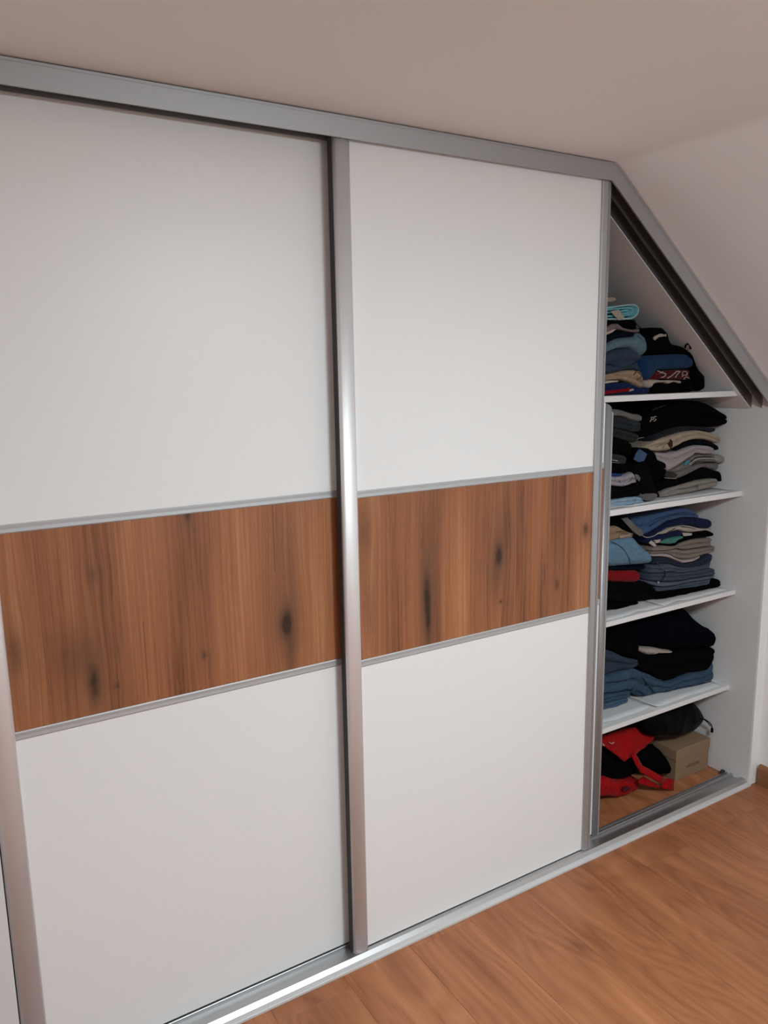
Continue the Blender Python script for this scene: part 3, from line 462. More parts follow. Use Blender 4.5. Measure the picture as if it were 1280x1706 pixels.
('folded_tshirt','black tee pressed under the shelf above the tan trousers','t-shirt','3L',[(1.0854,0.1654,1.1087,1.0787),(1.1415,0.1674,1.1064,1.0739),(1.1863,0.1689,1.1034,1.0531),(1.2258,0.1702,1.0879,1.0371),(1.2458,0.1709,1.0679,1.039)],'black2',2,0.36,'slab',0.0022,1,0.011,[('patch','sleeve','greymid',[[1.1434,0.1535,1.1039],[1.1749,0.1546,1.1045],[1.2284,0.1564,1.0656],[1.2656,0.1576,1.0434],[1.2634,0.1575,1.026],[1.2436,0.1568,1.0286],[1.2033,0.1555,1.0534]],0)]),
('folded_trousers','tan chino trousers lying on the light blue sweater','trousers','3L',[(1.0736,0.1553,1.0799,1.0264),(1.1074,0.1565,1.081,1.0282),(1.1386,0.1576,1.075,1.0284),(1.177,0.1589,1.055,1.0277),(1.2096,0.16,1.0422,1.0256),(1.229,0.1607,1.0363,1.0275)],'tan',2,0.36,'slab',0.0034,1,0.011,[('strip','pocket_edge','tandark',[[1.1236,0.1552,1.0588],[1.1487,0.156,1.0578],[1.1808,0.1571,1.0494]],0.002),('patch','belt_loop','cream',[[1.1353,0.1541,1.0425],[1.1731,0.1554,1.0419],[1.1986,0.1563,1.043],[1.1926,0.1561,1.035],[1.142,0.1543,1.033]],0)]),
('folded_sweater','thick light blue sweater with curved seam above the red shirt','sweater','3L',[(1.0609,0.1432,1.0264,0.9436),(1.0916,0.1443,1.0308,0.9399),(1.1383,0.1459,1.0309,0.9349),(1.1797,0.1473,1.0298,0.9307),(1.2088,0.1483,1.0271,0.9274),(1.2388,0.1493,1.0033,0.924),(1.2793,0.1506,0.9743,0.9202),(1.3067,0.1515,0.9547,0.9184),(1.324,0.152,0.9364,0.9204)],'lightblue',1,0.36,'slab',0.001,1,0.012,[('tube','seam','steeld',[[1.0888,0.1438,1.0288],[1.1237,0.145,1.0133],[1.1531,0.146,0.9919],[1.1768,0.1467,0.9646],[1.1875,0.1471,0.9455],[1.1897,0.1471,0.9341]],0.0014)]),
('folded_tshirt','thin navy tee between the light blue sweater and red shirt','t-shirt','3L',[(1.0732,0.1551,0.9375,0.9255),(1.1551,0.1579,0.9271,0.9127),(1.2198,0.1601,0.9205,0.9037),(1.2694,0.1617,0.9141,0.8971),(1.3029,0.1628,0.909,0.8987)],'navy2',1,0.36,'slab',0.0022,1,0.011,[]),
('folded_shirt','bright red folded shirt in the left pile','shirt','3L',[(1.0679,0.1491,0.9267,0.8864),(1.1339,0.1514,0.9164,0.8744),(1.1984,0.1536,0.907,0.8626),(1.2378,0.1549,0.9013,0.856),(1.2577,0.1555,0.8914,0.8562),(1.268,0.1558,0.8762,0.8625)],'red',1,0.36,'slab',0.001,1,0.014,[]),
('folded_jeans','thick black jeans below the red shirt','jeans','3L',[(1.0741,0.155,0.8834,0.8118),(1.1437,0.1574,0.8708,0.797),(1.2087,0.1596,0.859,0.7829),(1.2684,0.1615,0.8514,0.7767),(1.3089,0.1628,0.8436,0.7741),(1.3437,0.1639,0.8216,0.7726),(1.3721,0.1648,0.7959,0.7724),(1.3864,0.1652,0.7817,0.7746)],'black3',2,0.36,'slab',0.0034,1,0.011,[]),
('folded_trousers','black trousers sagging at the base of the left pile,third shelf','trousers','3L',[(1.0705,0.1548,0.8118,0.771),(1.1081,0.1561,0.8039,0.7748),(1.1528,0.1576,0.7947,0.771),(1.1916,0.1589,0.7865,0.771),(1.2377,0.1604,0.7793,0.771),(1.2711,0.1615,0.7744,0.771)],'black',2,0.36,'slab',0.005,1,0.011,[]),
('folded_shirt','faded blue denim shirt topping the right pile,third shelf','shirt','3R',[(1.1976,0.1569,1.0888,1.0582),(1.2329,0.155,1.096,1.0388),(1.2687,0.1532,1.0989,1.0258),(1.3042,0.1513,1.1018,1.0372),(1.3401,0.1495,1.1059,1.0488),(1.3946,0.1467,1.1104,1.0676),(1.4573,0.1436,1.1132,1.0711),(1.5028,0.1414,1.0974,1.0686),(1.5429,0.1396,1.0749,1.0634),(1.5599,0.1388,1.0651,1.0605)],'denimmid',2,0.36,'slab',0.004,0,0.02,[('strip','seam','denimdark',[[1.2905,0.1499,1.0593],[1.3257,0.1481,1.0732],[1.3678,0.1459,1.0843],[1.417,0.1434,1.0904],[1.4937,0.1397,1.0825]],0.0014)]),
('folded_hoodie','deep royal navy hoodie under the faded denim shirt','hoodie','3R',[(1.27,0.1575,1.0241,1.0162),(1.3118,0.1553,1.0337,1.018),(1.3477,0.1535,1.0465,1.0273),(1.4023,0.1507,1.0652,1.0402),(1.4652,0.1476,1.0687,1.0424),(1.5205,0.145,1.0653,1.034),(1.5706,0.1426,1.0577,1.0203),(1.618,0.1405,1.048,1.0138),(1.6421,0.1394,1.0372,1.0171)],'royalnavy',1,0.36,'slab',0.0022,0,0.011,[('tube','piping','white',[[1.259,0.1538,1.0272],[1.2774,0.1529,1.0195],[1.3074,0.1513,1.0204],[1.3433,0.1495,1.0297],[1.3799,0.1476,1.0357]],0.0015)]),
('folded_tshirt','white tee with dark marks under the royal navy hoodie','t-shirt','3R',[(1.3388,0.1508,1.0267,1.0222),(1.3693,0.1492,1.0333,1.0209),(1.4063,0.1474,1.0405,1.0234),(1.4375,0.1458,1.0415,1.0278),(1.4763,0.144,1.0407,1.0154),(1.5188,0.142,1.0338,1.0094),(1.562,0.1399,1.0208,1.0091),(1.6021,0.1381,1.0152,1.0093),(1.6396,0.1364,1.0121,1.005)],'offwhite',1,0.36,'slab',0.0022,0,0.011,[('strip','print','greydark',[[1.3752,0.1458,1.0231],[1.3995,0.1445,1.0316],[1.421,0.1434,1.037]],0.002),('strip','print','charcoal',[[1.4555,0.1417,1.04],[1.4978,0.1397,1.0319],[1.5312,0.1382,1.0213]],0.002)]),
('folded_tshirt','navy tee with bold white lettering in the right pile','t-shirt','3R',[(1.2782,0.1529,1.015,0.9982),(1.3086,0.1513,1.0182,0.9878),(1.3389,0.1498,1.0203,0.9886),(1.3695,0.1482,1.0201,0.9962),(1.4002,0.1467,1.0222,1.0039),(1.4377,0.1448,1.027,1.0052),(1.4569,0.1439,1.0248,1.0041),(1.4733,0.1431,1.0138,1.0034)],'royalnavy',1,0.36,'slab',0.0022,0,0.011,[('patch','lettering','white',[[1.2854,0.1477,0.9983],[1.2969,0.1471,1.0069],[1.3094,0.1465,0.9999],[1.3257,0.1457,0.9845],[1.3138,0.1463,0.9804]],0),('patch','lettering','white',[[1.309,0.1465,1.0066],[1.3273,0.1456,1.0056],[1.3456,0.1446,1.0056],[1.3402,0.145,0.9951],[1.3221,0.1459,0.9928]],0),('patch','lettering','white',[[1.4573,0.1391,1.0175],[1.5094,0.1366,1.0093],[1.5068,0.1368,1.0015],[1.4648,0.1388,1.003]],0)]),
('folded_tshirt','aqua green tee peeking out beneath the lettered navy tee','t-shirt','3R',[(1.3497,0.1471,0.9946,0.9878),(1.3743,0.1459,1.0007,0.9836),(1.3993,0.1447,1.0034,0.9783),(1.4181,0.1437,1.0047,0.9783),(1.443,0.1425,1.004,0.989),(1.4748,0.141,1.0014,0.9944)],'teal',1,0.36,'slab',0.0022,0,0.011,[('strip','fold_line','teald',[[1.3903,0.143,0.9946],[1.4149,0.1417,1.0007],[1.4368,0.1407,1.0027]],0.0016)]),
('folded_tshirt','black tee curling right above the grey cotton trousers','t-shirt','3R',[(1.3878,0.1506,0.9812,0.9731),(1.4258,0.1487,0.9754,0.9696),(1.4505,0.1475,0.9861,0.9757),(1.4823,0.146,0.9916,0.98),(1.5237,0.144,1.0052,0.9819),(1.5665,0.1419,1.0061,0.9814),(1.6067,0.1401,1.0062,0.979),(1.6375,0.1387,0.9968,0.979),(1.6584,0.1378,0.9849,0.9801)],'black2',1,0.36,'slab',0.0022,0,0.011,[]),
('folded_trousers','warm grey cotton trousers with stacked folds below the black tee','trousers','3R',[(1.3045,0.1516,0.9818,0.9637),(1.3413,0.1498,0.9784,0.9614),(1.3849,0.1476,0.973,0.9582),(1.4289,0.1454,0.9699,0.9595),(1.4736,0.1433,0.9795,0.9492),(1.5223,0.141,0.9817,0.9443),(1.5718,0.1386,0.9805,0.9439),(1.6121,0.1368,0.9781,0.9436),(1.6429,0.1354,0.9709,0.9446)],'greywarm',2,0.36,'slab',0.0034,0,0.011,[]),
('folded_trousers','taupe grey trousers sagging above the slate jeans pile','trousers','3R',[(1.3079,0.1536,0.9619,0.9517),(1.3447,0.1518,0.9595,0.9515),(1.3883,0.1496,0.9563,0.946),(1.4333,0.1474,0.9565,0.924),(1.4789,0.1453,0.9462,0.9111),(1.5182,0.1434,0.9424,0.9083),(1.5709,0.1409,0.9416,0.912),(1.6246,0.1385,0.9396,0.9145),(1.6655,0.1366,0.9369,0.92)],'greywarm2',2,0.36,'slab',0.0034,0,0.011,[]),
('folded_tshirt','pale grey tee edge dipping between taupe trousers and dark jeans','t-shirt','3R',[(1.3098,0.1493,0.9512,0.9433),(1.3466,0.1475,0.9499,0.9397),(1.3907,0.1453,0.9443,0.9305),(1.4363,0.1431,0.9224,0.9131),(1.4856,0.1408,0.909,0.8961),(1.528,0.1388,0.9069,0.8986),(1.5606,0.1373,0.9108,0.9049),(1.5804,0.1363,0.9117,0.9082)],'lavwhite',1,0.36,'slab',0.0022,0,0.011,[]),
('folded_jeans','dark indigo jeans sagging below the pale grey tee edge','jeans','3R',[(1.3235,0.154,0.9384,0.9087),(1.3606,0.1521,0.9347,0.9083),(1.4016,0.1501,0.9259,0.9051),(1.4505,0.1478,0.908,0.8881),(1.5,0.1455,0.8909,0.8767),(1.5494,0.1432,0.8937,0.8711),(1.5957,0.141,0.9054,0.8706),(1.6358,0.1392,0.9108,0.8783),(1.6562,0.1382,0.9021,0.8876)],'indigo',2,0.36,'slab',0.0034,0,0.011,[('strip','waist_seam','denimpale2',[[1.3375,0.1491,0.9169],[1.3542,0.1483,0.8988],[1.3675,0.1477,0.8855],[1.3866,0.1468,0.8806]],0.0014)]),
('folded_jeans','washed slate jeans,second of the slate pairs from the top','jeans','3R',[(1.3146,0.1556,0.9077,0.8757),(1.3577,0.1535,0.9065,0.8742),(1.4048,0.1511,0.9036,0.8722),(1.4535,0.1488,0.8866,0.8619),(1.5126,0.146,0.8738,0.8572),(1.5691,0.1434,0.8708,0.8552),(1.6194,0.1411,0.8734,0.8565),(1.6527,0.1395,0.8833,0.8639)],'denimslate',2,0.36,'slab',0.0034,0,0.011,[]),
('folded_jeans','washed slate jeans with rounded right end above the metal-button jeans','jeans','3R',[(1.3078,0.1539,0.8751,0.8521),(1.3513,0.1518,0.8735,0.8435),(1.4049,0.1491,0.8707,0.8345),(1.4693,0.146,0.8593,0.8297),(1.5349,0.143,0.8559,0.8297),(1.5917,0.1403,0.8551,0.8274),(1.6324,0.1385,0.8555,0.8251),(1.6639,0.1371,0.8463,0.8231),(1.678,0.1365,0.8346,0.8272)],'denimslate2',2,0.36,'slab',0.0034,0,0.014,[('strip','fly_seam','indigo',[[1.3409,0.1481,0.8484],[1.3687,0.1467,0.8512],[1.3801,0.1461,0.8657],[1.3757,0.1462,0.8846]],0.0014)]),
('folded_jeans','pale slate jeans with a metal button,third shelf jeans pile','jeans','3R',[(1.3115,0.1559,0.849,0.8375),(1.3555,0.1538,0.8403,0.8229),(1.4,0.1516,0.8327,0.8139),(1.4415,0.1496,0.8277,0.8136),(1.5063,0.1465,0.8241,0.8169),(1.5728,0.1434,0.8239,0.8131),(1.6408,0.1403,0.8213,0.8104),(1.6787,0.1386,0.8195,0.8121)],'denimpale2',1,0.36,'slab',0.0034,0,0.011,[('patch','button','offwhite',[[1.3417,0.1486,0.8459],[1.351,0.1481,0.8457],[1.3546,0.148,0.8383],[1.3454,0.1484,0.8373]],0)]),
('folded_jeans','blue grey jeans just above the bottom black trousers','jeans','3R',[(1.3507,0.1541,0.8203,0.8017),(1.3948,0.1519,0.8125,0.7996),(1.4427,0.1496,0.8112,0.797),(1.5077,0.1465,0.8145,0.793),(1.5743,0.1434,0.8119,0.7889),(1.6252,0.1411,0.8104,0.7885),(1.6559,0.1397,0.8096,0.7937)],'denimslate',2,0.36,'slab',0.0034,0,0.011,[]),
('folded_trousers','black trousers with rounded end at the base of the jeans pile','trousers','3R',[(1.3352,0.1507,0.7938,0.7775),(1.3756,0.1487,0.7992,0.7734),(1.4232,0.1464,0.7977,0.771),(1.488,0.1433,0.7937,0.771),(1.5541,0.1402,0.7897,0.771),(1.6149,0.1374,0.7877,0.771),(1.6489,0.1359,0.7911,0.771),(1.6688,0.1349,0.8076,0.771),(1.6898,0.134,0.802,0.7737),(1.711,0.1331,0.7841,0.7779)],'black2',2,0.36,'slab',0.0034,0,0.014,[]),
('folded_sweatshirt','black sweatshirt topping the left denim pile on the lowest shelf','sweatshirt','4L',[(1.1027,0.1878,0.7027,0.6179),(1.1536,0.1861,0.7005,0.6032),(1.215,0.184,0.7011,0.5698),(1.2714,0.1822,0.7006,0.5464),(1.3097,0.181,0.6939,0.5362)],'black',2,0.36,'slab',0.0022,1,0.02,[]),
('folded_jeans','dark blue grey jeans under the black sweatshirt,lowest shelf','jeans','4L',[(1.1042,0.1879,0.6185,0.5092),(1.1583,0.1861,0.602,0.5116),(1.2201,0.184,0.5686,0.5139),(1.2705,0.1824,0.5465,0.5153),(1.3086,0.1812,0.5363,0.5206)],'denimdark',2,0.36,'slab',0.004,1,0.02,[]),
('folded_jeans','medium blue jeans midway down the left denim pile,lowest shelf','jeans','4L',[(1.1053,0.188,0.5075,0.4417),(1.1625,0.1861,0.5093,0.4344),(1.2117,0.1844,0.5118,0.4279),(1.2553,0.183,0.5145,0.4228),(1.2904,0.1819,0.5084,0.416),(1.3068,0.1814,0.4904,0.4173)],'denim',2,0.36,'slab',0.004,1,0.022,[]),
('folded_jeans','blue jeans,second from the bottom of the left denim pile','jeans','4L',[(1.1048,0.1881,0.44,0.4021),(1.1591,0.1863,0.4346,0.4036),(1.2084,0.1846,0.4282,0.4028),(1.2523,0.1832,0.423,0.3987),(1.2744,0.1825,0.4167,0.4008)],'denim2',2,0.36,'slab',0.0034,1,0.011,[]),
('folded_jeans','blue jeans with rounded end at the bottom of the left denim pile','jeans','4L',[(1.1032,0.1882,0.4016,0.38),(1.1545,0.1865,0.4026,0.38),(1.1976,0.1851,0.4021,0.38),(1.2349,0.1838,0.4006,0.38),(1.2569,0.1831,0.3943,0.38),(1.2632,0.1829,0.3867,0.3818)],'denim3',2,0.36,'slab',0.0034,1,0.014,[]),
('folded_sweatshirt','bulky navy sweatshirt topping the right pile,lowest shelf','sweatshirt','4R',[(1.2891,0.1817,0.6972,0.5952),(1.3358,0.1766,0.7042,0.5811),(1.3953,0.1701,0.7094,0.5659),(1.4564,0.1637,0.7098,0.5478),(1.5186,0.1573,0.7077,0.533),(1.5572,0.1534,0.6874,0.5275),(1.6036,0.1489,0.6459,0.5232),(1.6505,0.1444,0.6111,0.5189),(1.6978,0.1399,0.5858,0.5132),(1.711,0.1374,0.5609,0.5122)],'navyblue',1,0.36,'slab',0.004,0,0.03,[]),
('crumpled_shirt','crumpled white shirt corner sticking out under the navy sweatshirt','shirt','4R',[(1.3034,0.1738,0.5859,0.574),(1.3275,0.1712,0.5819,0.5578),(1.3574,0.168,0.5767,0.5501),(1.3935,0.1641,0.568,0.5486),(1.4301,0.1603,0.5543,0.547),(1.4674,0.1564,0.5454,0.5417)],'offwhite',1,0.1,'slab',0.005,0,0.011,[('strip','crease','greymid',[[1.3132,0.1705,0.573],[1.3375,0.1679,0.5593],[1.3611,0.1654,0.5599]],0.0018)]),
('folded_trousers','black heavy trousers above the blue jeans,lowest shelf','trousers','4R',[(1.2898,0.1824,0.5555,0.5146),(1.3195,0.1791,0.5672,0.4897),(1.3592,0.175,0.5471,0.4702),(1.399,0.1708,0.5438,0.4454),(1.4363,0.1669,0.5422,0.4233),(1.4733,0.1631,0.5393,0.4222),(1.517,0.1586,0.5328,0.4275),(1.5676,0.1534,0.525,0.4341),(1.6196,0.1483,0.5183,0.4279),(1.6589,0.1444,0.5151,0.4254),(1.6905,0.1412,0.5117,0.4604),(1.711,0.139,0.5088,0.4741)],'black3',2,0.36,'slab',0.004,0,0.016,[]),
('folded_jeans','blue jeans with bunched waist at the right pile base,lowest shelf','jeans','4R',[(1.2828,0.1836,0.5095,0.405),(1.3192,0.1798,0.4884,0.3855),(1.3618,0.1753,0.4683,0.38),(1.4049,0.1708,0.4429,0.38),(1.4424,0.1669,0.422,0.38),(1.4859,0.1624,0.4185,0.38),(1.5297,0.1579,0.425,0.38),(1.5805,0.1528,0.4316,0.38),(1.6326,0.1476,0.4253,0.38),(1.6781,0.1431,0.4358,0.38),(1.7101,0.1399,0.4579,0.38)],'denim2',2,0.36,'slab',0.004,0,0.016,[('strip','waistband','denimdark',[[1.31,0.1738,0.4726],[1.3351,0.1712,0.4485],[1.3608,0.1686,0.4193],[1.3807,0.1667,0.3909]],0.004),('strip','waistband','denim3',[[1.3318,0.1725,0.4729],[1.3716,0.1684,0.4557],[1.4151,0.1639,0.4376]],0.002),('strip','fold_edge','denimdark',[[1.2895,0.1764,0.4236],[1.3138,0.1738,0.4116],[1.3298,0.1722,0.3914]],0.004),('strip','seam','denimdark',[[1.4381,0.1629,0.3884],[1.5159,0.1549,0.3877],[1.5961,0.1469,0.3818],[1.6812,0.1385,0.3828]],0.002)]),
('black_shoe_bag','black fabric bag slumped on the wardrobe floor against the red tote','bag','F',[(1.0897,0.1754,0.2612,0.1057),(1.1325,0.174,0.2499,0.098),(1.1803,0.1725,0.2082,0.0767),(1.2288,0.171,0.1656,0.0627),(1.2673,0.1698,0.16,0.0563),(1.3003,0.1688,0.1358,0.0569),(1.3276,0.168,0.0851,0.0646)],'black',1,0.16,'round',0.006,1,0.011,[]),
('black_stuff_bag','shiny black drawstring stuff bag resting on the shoe box','bag','F',[(1.339,0.1538,0.304,0.2441),(1.359,0.1532,0.324,0.2137),(1.3922,0.1522,0.3309,0.1948),(1.4396,0.1508,0.3296,0.1796),(1.5015,0.149,0.325,0.163),(1.5577,0.1474,0.3194,0.1532),(1.6004,0.1462,0.3119,0.1523),(1.6368,0.1452,0.293,0.156),(1.6664,0.1444,0.265,0.1669),(1.681,0.144,0.235,0.1951)],'blacksatin',1,0.2,'round',0.004,0,0.011,[]),
]

GROUPS = {'1L': 'clothes on the top shelf, left pile', '1R': 'clothes on the top shelf, right pile', '2L': 'clothes on the second shelf, left pile', '2R': 'clothes on the second shelf, right pile',
          '3L': 'clothes on the third shelf, left pile', '3R': 'clothes on the third shelf, right pile', '4L': 'clothes on the lowest shelf, left pile', '4R': 'clothes on the lowest shelf, right pile', 'F': 'bags on the wardrobe floor'}
def garment(gi, name, label, cat, key, tab, mat, lobes, D, shape, wrk, ext, r, det):
    xs = [t[0] for t in tab]; ys = [t[1] for t in tab]; zt = [t[2] for t in tab]; zb = [t[3] for t in tab]
    if ext:
        xn = max(.73, xs[0]-.30); xs = [xn]+xs; ys = [ys[0]+.004]+ys; zt = [zt[0]-.004]+zt; zb = [zb[0]]+zb
        if zt[0]-zb[0] < .003: zt[0] = zb[0]+.003
    N = max(18, min(56, int((xs[-1]-xs[0])/.008)))
    q = np.linspace(xs[0], xs[-1], N+1)
    # a few extra columns at the right end so that it rounds off
    e = q[-1]; q = np.sort(np.concatenate([q, [e-.0015, e-.004]]))
    Yq = hermite(xs, ys, q); Zt = hermite(xs, zt, q); Zb = hermite(xs, zb, q)
    L = lobes; V = []; rows = len(q); rng = gi*7.13
    x0, x1 = q[0], q[-1]; re = min(.03, (x1-x0)*.15)
    for c in range(rows):
        x = q[c]; a = Zb[c]+.0004; b = max(Zt[c]-.0004, a+.0012); T = b-a
        s = max(0., (x-(x1-re))/re); sl = 0. if ext else max(0., ((x0+re)-x)/re)
        s = max(s, sl); yo = Yq[c]+re*.8*(1-math.sqrt(max(0., 1-min(s, 1)**2)))
        ring = []
        if shape == 'round':
            M2 = 22
            for k in range(M2):
                g = -math.pi/2+2*math.pi*k/M2; cy, sy = math.cos(g), math.sin(g)
                py = math.copysign(abs(cy)**.75, cy); pz = math.copysign(abs(sy)**.75, sy)
                sc = math.sqrt(max(.02, 1-.5*(2*(c/(rows-1))-1)**4))
                ring.append((x, Yq[c]+D*.5-D*.5*py*sc, (a+b)/2+T*.5*pz))
        else:
            nf = 7
            for l in range(L):
                jl = lambda q_: 0. if q_ in (0, L) else .22/L*noise.noise(Vector((x*9+rng, q_*5.3, 2)))
                za = a+T*(l/L+jl(l)); h = a+T*((l+1)/L+jl(l+1))-za; rr = min(r, h*.62)
                for k in range(nf if l == L-1 else nf-1):
                    t = k/(nf-1); u = 2*t-1
                    yy = rr*(1-math.sqrt(max(0., 1-abs(u)**2.4)))
                    # neighbouring folds of one garment are never flush
                    yy += .0035*noise.noise(Vector((l*3.1+rng, x*5, 0)))
                    ring.append((x, yo+yy, za+h*t))
            yl = yo+min(r, T/L*.62)
            for k in range(1, 6): ring.append((x, yl+(Yq[c]+D-yl)*(k/5)**1.4, b))
            for k in range(5, 0, -1): ring.append((x, yl+(Yq[c]+D-yl)*(k/5)**1.4, a))
        for (px, py, pz) in ring:
            front = max(0., 1-(py-Yq[c])/.05)
            n1 = noise.noise(Vector((px*22+rng, py*9, pz*34))); n2 = noise.noise(Vector((px*60, py*20+rng, pz*80)))
            tz = min(1., T/.03)
            mid = 1-abs(2*(pz-a)/max(T, 1e-4)-1)**2
            V.append((min(px, 1.7145), py+front*wrk*(n1*1.5+n2*.6), pz+(wrk*.8*(n1+n2*.5)*mid*tz)))
    m = len(V)//rows; F = []
    for c in range(rows-1):
        for k in range(m): F.append((c*m+k, c*m+(k+1) % m, (c+1)*m+(k+1) % m, (c+1)*m+k))
    F.append(tuple(range(m))); F.append(tuple(range((rows-1)*m, rows*m)))
    org = ((x0+x1)/2, Yq[0], min(Zb))
    if det:
        root = empty(name, org, label, cat, GROUPS[key])
        mesh_obj('body', V, F, mat, root, True)
        for typ, pn, pm, pts, wd in det:
            if typ == 'patch': patch(pn, pts, pm, root)
            elif typ == 'strip': strip(pn, pts, wd, pm, root)
            else: tube(pn, pts, wd, pm, root)
        return root
    o = mesh_obj(name, V, F, mat, None, True, origin=org); return tag(o, label, cat, GROUPS[key])
MADE = {}
for gi, g in enumerate(GARMENTS): MADE[g[1]] = garment(gi, *g)

# aqua towel: a thick sheet folded round itself, its fold seen end-on, pale hem along the edge
def folded_sheet(name, prof, th, y0, y1, mat, parent, hem=None):
    P = [Vector((x, 0, z)) for x, z in prof]; Q = []
    for i in range(len(P)-1):
        a = P[max(i-1, 0)]; b = P[i]; c = P[i+1]; d = P[min(i+2, len(P)-1)]
        for k in range(6):
            t = k/6; Q.append(.5*((2*b)+(c-a)*t+(2*a-5*b+4*c-d)*t*t+(3*b-a-3*c+d)*t**3))
    Q.append(P[-1]); V = []; F = []; ny = 8
    for i, p in enumerate(Q):
        tn = (Q[min(i+1, len(Q)-1)]-Q[max(i-1, 0)]).normalized(); n = Vector((-tn.z, 0, tn.x))*th*.5
        for s in (1, -1):
            for k in range(ny+1):
                y = y0+(y1-y0)*k/ny; w = noise.noise(Vector((p.x*30, y*14, p.z*30)))*.0015
                V.append((p.x+n.x*s, y+w, p.z+n.z*s+w))
    R = 2*(ny+1)
    for i in range(len(Q)-1):
        for s in (0, 1):
            for k in range(ny):
                a = i*R+s*(ny+1)+k; F.append((a, a+1, a+R+1, a+R))
        for k in (0, ny): a = i*R+k; F.append((a, a+ny+1, a+ny+1+R, a+R))
    for i in (0, len(Q)-1):
        for k in range(ny): a = i*R+k; F.append((a, a+1, a+ny+2, a+ny+1))
    o = mesh_obj(name, V, F, mat, parent, True)
    if hem: tube('hem', [(p.x, y0-.001, p.z) for p in Q[::3]], th*.42, hem, parent)
    return o
tw = empty('folded_towel', (1.06, .2, 1.776), 'aqua terry towel with white care label on the upper left pile', 'towel', GROUPS['1L'])
folded_sheet('outer_fold', [(.86, 1.812), (.99, 1.8135), (1.065, 1.8225), (1.115, 1.8265), (1.138, 1.821), (1.1435, 1.807), (1.134, 1.792), (1.110, 1.783), (1.053, 1.7805), (.99, 1.779), (.86, 1.780)], .0052, .118, .42, 'towel', tw, 'towelhem')
folded_sheet('inner_fold', [(.88, 1.805), (1.02, 1.8100), (1.08, 1.8165), (1.117, 1.8165), (1.126, 1.808), (1.116, 1.797), (1.07, 1.791), (.99, 1.788), (.88, 1.788)], .0060, .122, .42, 'towel', tw)
folded_sheet('inner_fold', [(.90, 1.797), (1.03, 1.801), (1.09, 1.8085), (1.107, 1.806), (1.098, 1.8005), (1.04, 1.796)], .0055, .124, .42, 'towel', tw)
patch('care_label', [(1.010, .114, 1.8030), (1.050, .114, 1.8090), (1.0745, .111, 1.7835), (1.046, .110, 1.7745)], 'offwhite', tw, .0012)

# ================================================================== LINER PAPERS
def liner(label, x0, x1, y0, y1, z, seed, curl):
    nx, ny = 22, 14; V = []; F = []
    for i in range(nx+1):
        for j in range(ny+1):
            x = x0+(x1-x0)*i/nx; y = y0+(y1-y0)*j/ny
            fr = math.exp(-j*.9); h = .0008+abs(noise.noise(Vector((x*7+seed, y*8, 1))))*.0012
            h += curl*fr*max(0., noise.noise(Vector((x*9+seed*2, 0, 5))))*.02
            yy = y+.010*noise.noise(Vector((x*6+seed, 3, 0)))*(1 if j == 0 else .3)
            V.append((x, yy, z+h))
    n = len(V); V += [(a, b, c-.0006) for a, b, c in V]; s = ny+1
    for i in range(nx):
        for j in range(ny):
            a = i*s+j; F.append((a, a+1, a+s+1, a+s)); F.append((n+a, n+a+s, n+a+s+1, n+a+1))
    edge = [(i*s, (i+1)*s) for i in range(nx)]+[(i*s+ny, (i+1)*s+ny) for i in range(nx)]+[(j, j+1) for j in range(ny)]+[(nx*s+j, nx*s+j+1) for j in range(ny)]
    for a, b in edge: F.append((a, b, n+b, n+a))
    return tag(mesh_obj('liner_paper', V, F, 'paper', None, True, origin=((x0+x1)/2, y0, z)), label, 'paper', 'white papers lining the shelves')
liner('white liner paper under both piles on the second shelf', .74, 1.69, .097, .58, 1.1572, 2., .4)
liner('white liner paper under the left pile on the third shelf', .74, 1.315, .094, .58, .7692, 5., .6)
liner('white liner paper under the jeans pile on the third shelf', 1.318, 1.69, .099, .58, .7692, 8., .6)
liner('white liner paper under the left denim pile on the lowest shelf', .74, 1.300, .110, .58, .3777, 11., 1.)
liner('white liner paper under the right pile on the lowest shelf', 1.303, 1.69, .098, .58, .3777, 14., 1.)

# ================================================================== WARDROBE FLOOR
sb = empty('shoe_box', (1.597, .30, 0), 'brown cardboard shoe box with lid on the wardrobe floor', 'box')
box('base', 1.4955, 1.6985, .1445, .462, .0005, .128, 'cardboard', sb, .0012)
box('lid', 1.4925, 1.7015, .1420, .465, .0890, .1330, 'cardboard', sb, .0015)
tc = bpy.data.curves.new('txt', 'FONT'); tc.body = 'LASOCKI'; tc.size = .0185; tc.extrude = .0003; tc.space_character = 1.12; tc.align_x = 'CENTER'
to = bpy.data.objects.new('txt', tc); COL.objects.link(to)
bpy.context.view_layer.update()
me = bpy.data.meshes.new_from_object(to.evaluated_get(bpy.context.evaluated_depsgraph_get())); bpy.data.objects.remove(to)
me.materials.clear(); me.materials.append(MAT['print_ink'])
lt = bpy.data.objects.new('lettering', me); COL.objects.link(lt); lt.parent = sb; lt.rotation_euler = (math.radians(90), 0, 0)
lt.location = Vector((1.601, .1442, .0395))-sb.location
# cord and toggle of the stuff bag
bag = MADE['shiny black drawstring stuff bag resting on the shoe box']
tube('drawcord', [(1.664, .226, .222), (1.676, .17, .216), (1.684, .138, .205), (1.691, .132, .188), (1.693, .132, .176)], .0022, 'black_nylon', bag)
tube('drawcord', [(1.664, .24, .23), (1.672, .19, .224), (1.681, .15, .206), (1.688, .137, .190)], .0018, 'black_nylon', bag)
tube('toggle', [(1.693, .132, .180), (1.694, .132, .164)], .0055, 'black_nylon', bag)
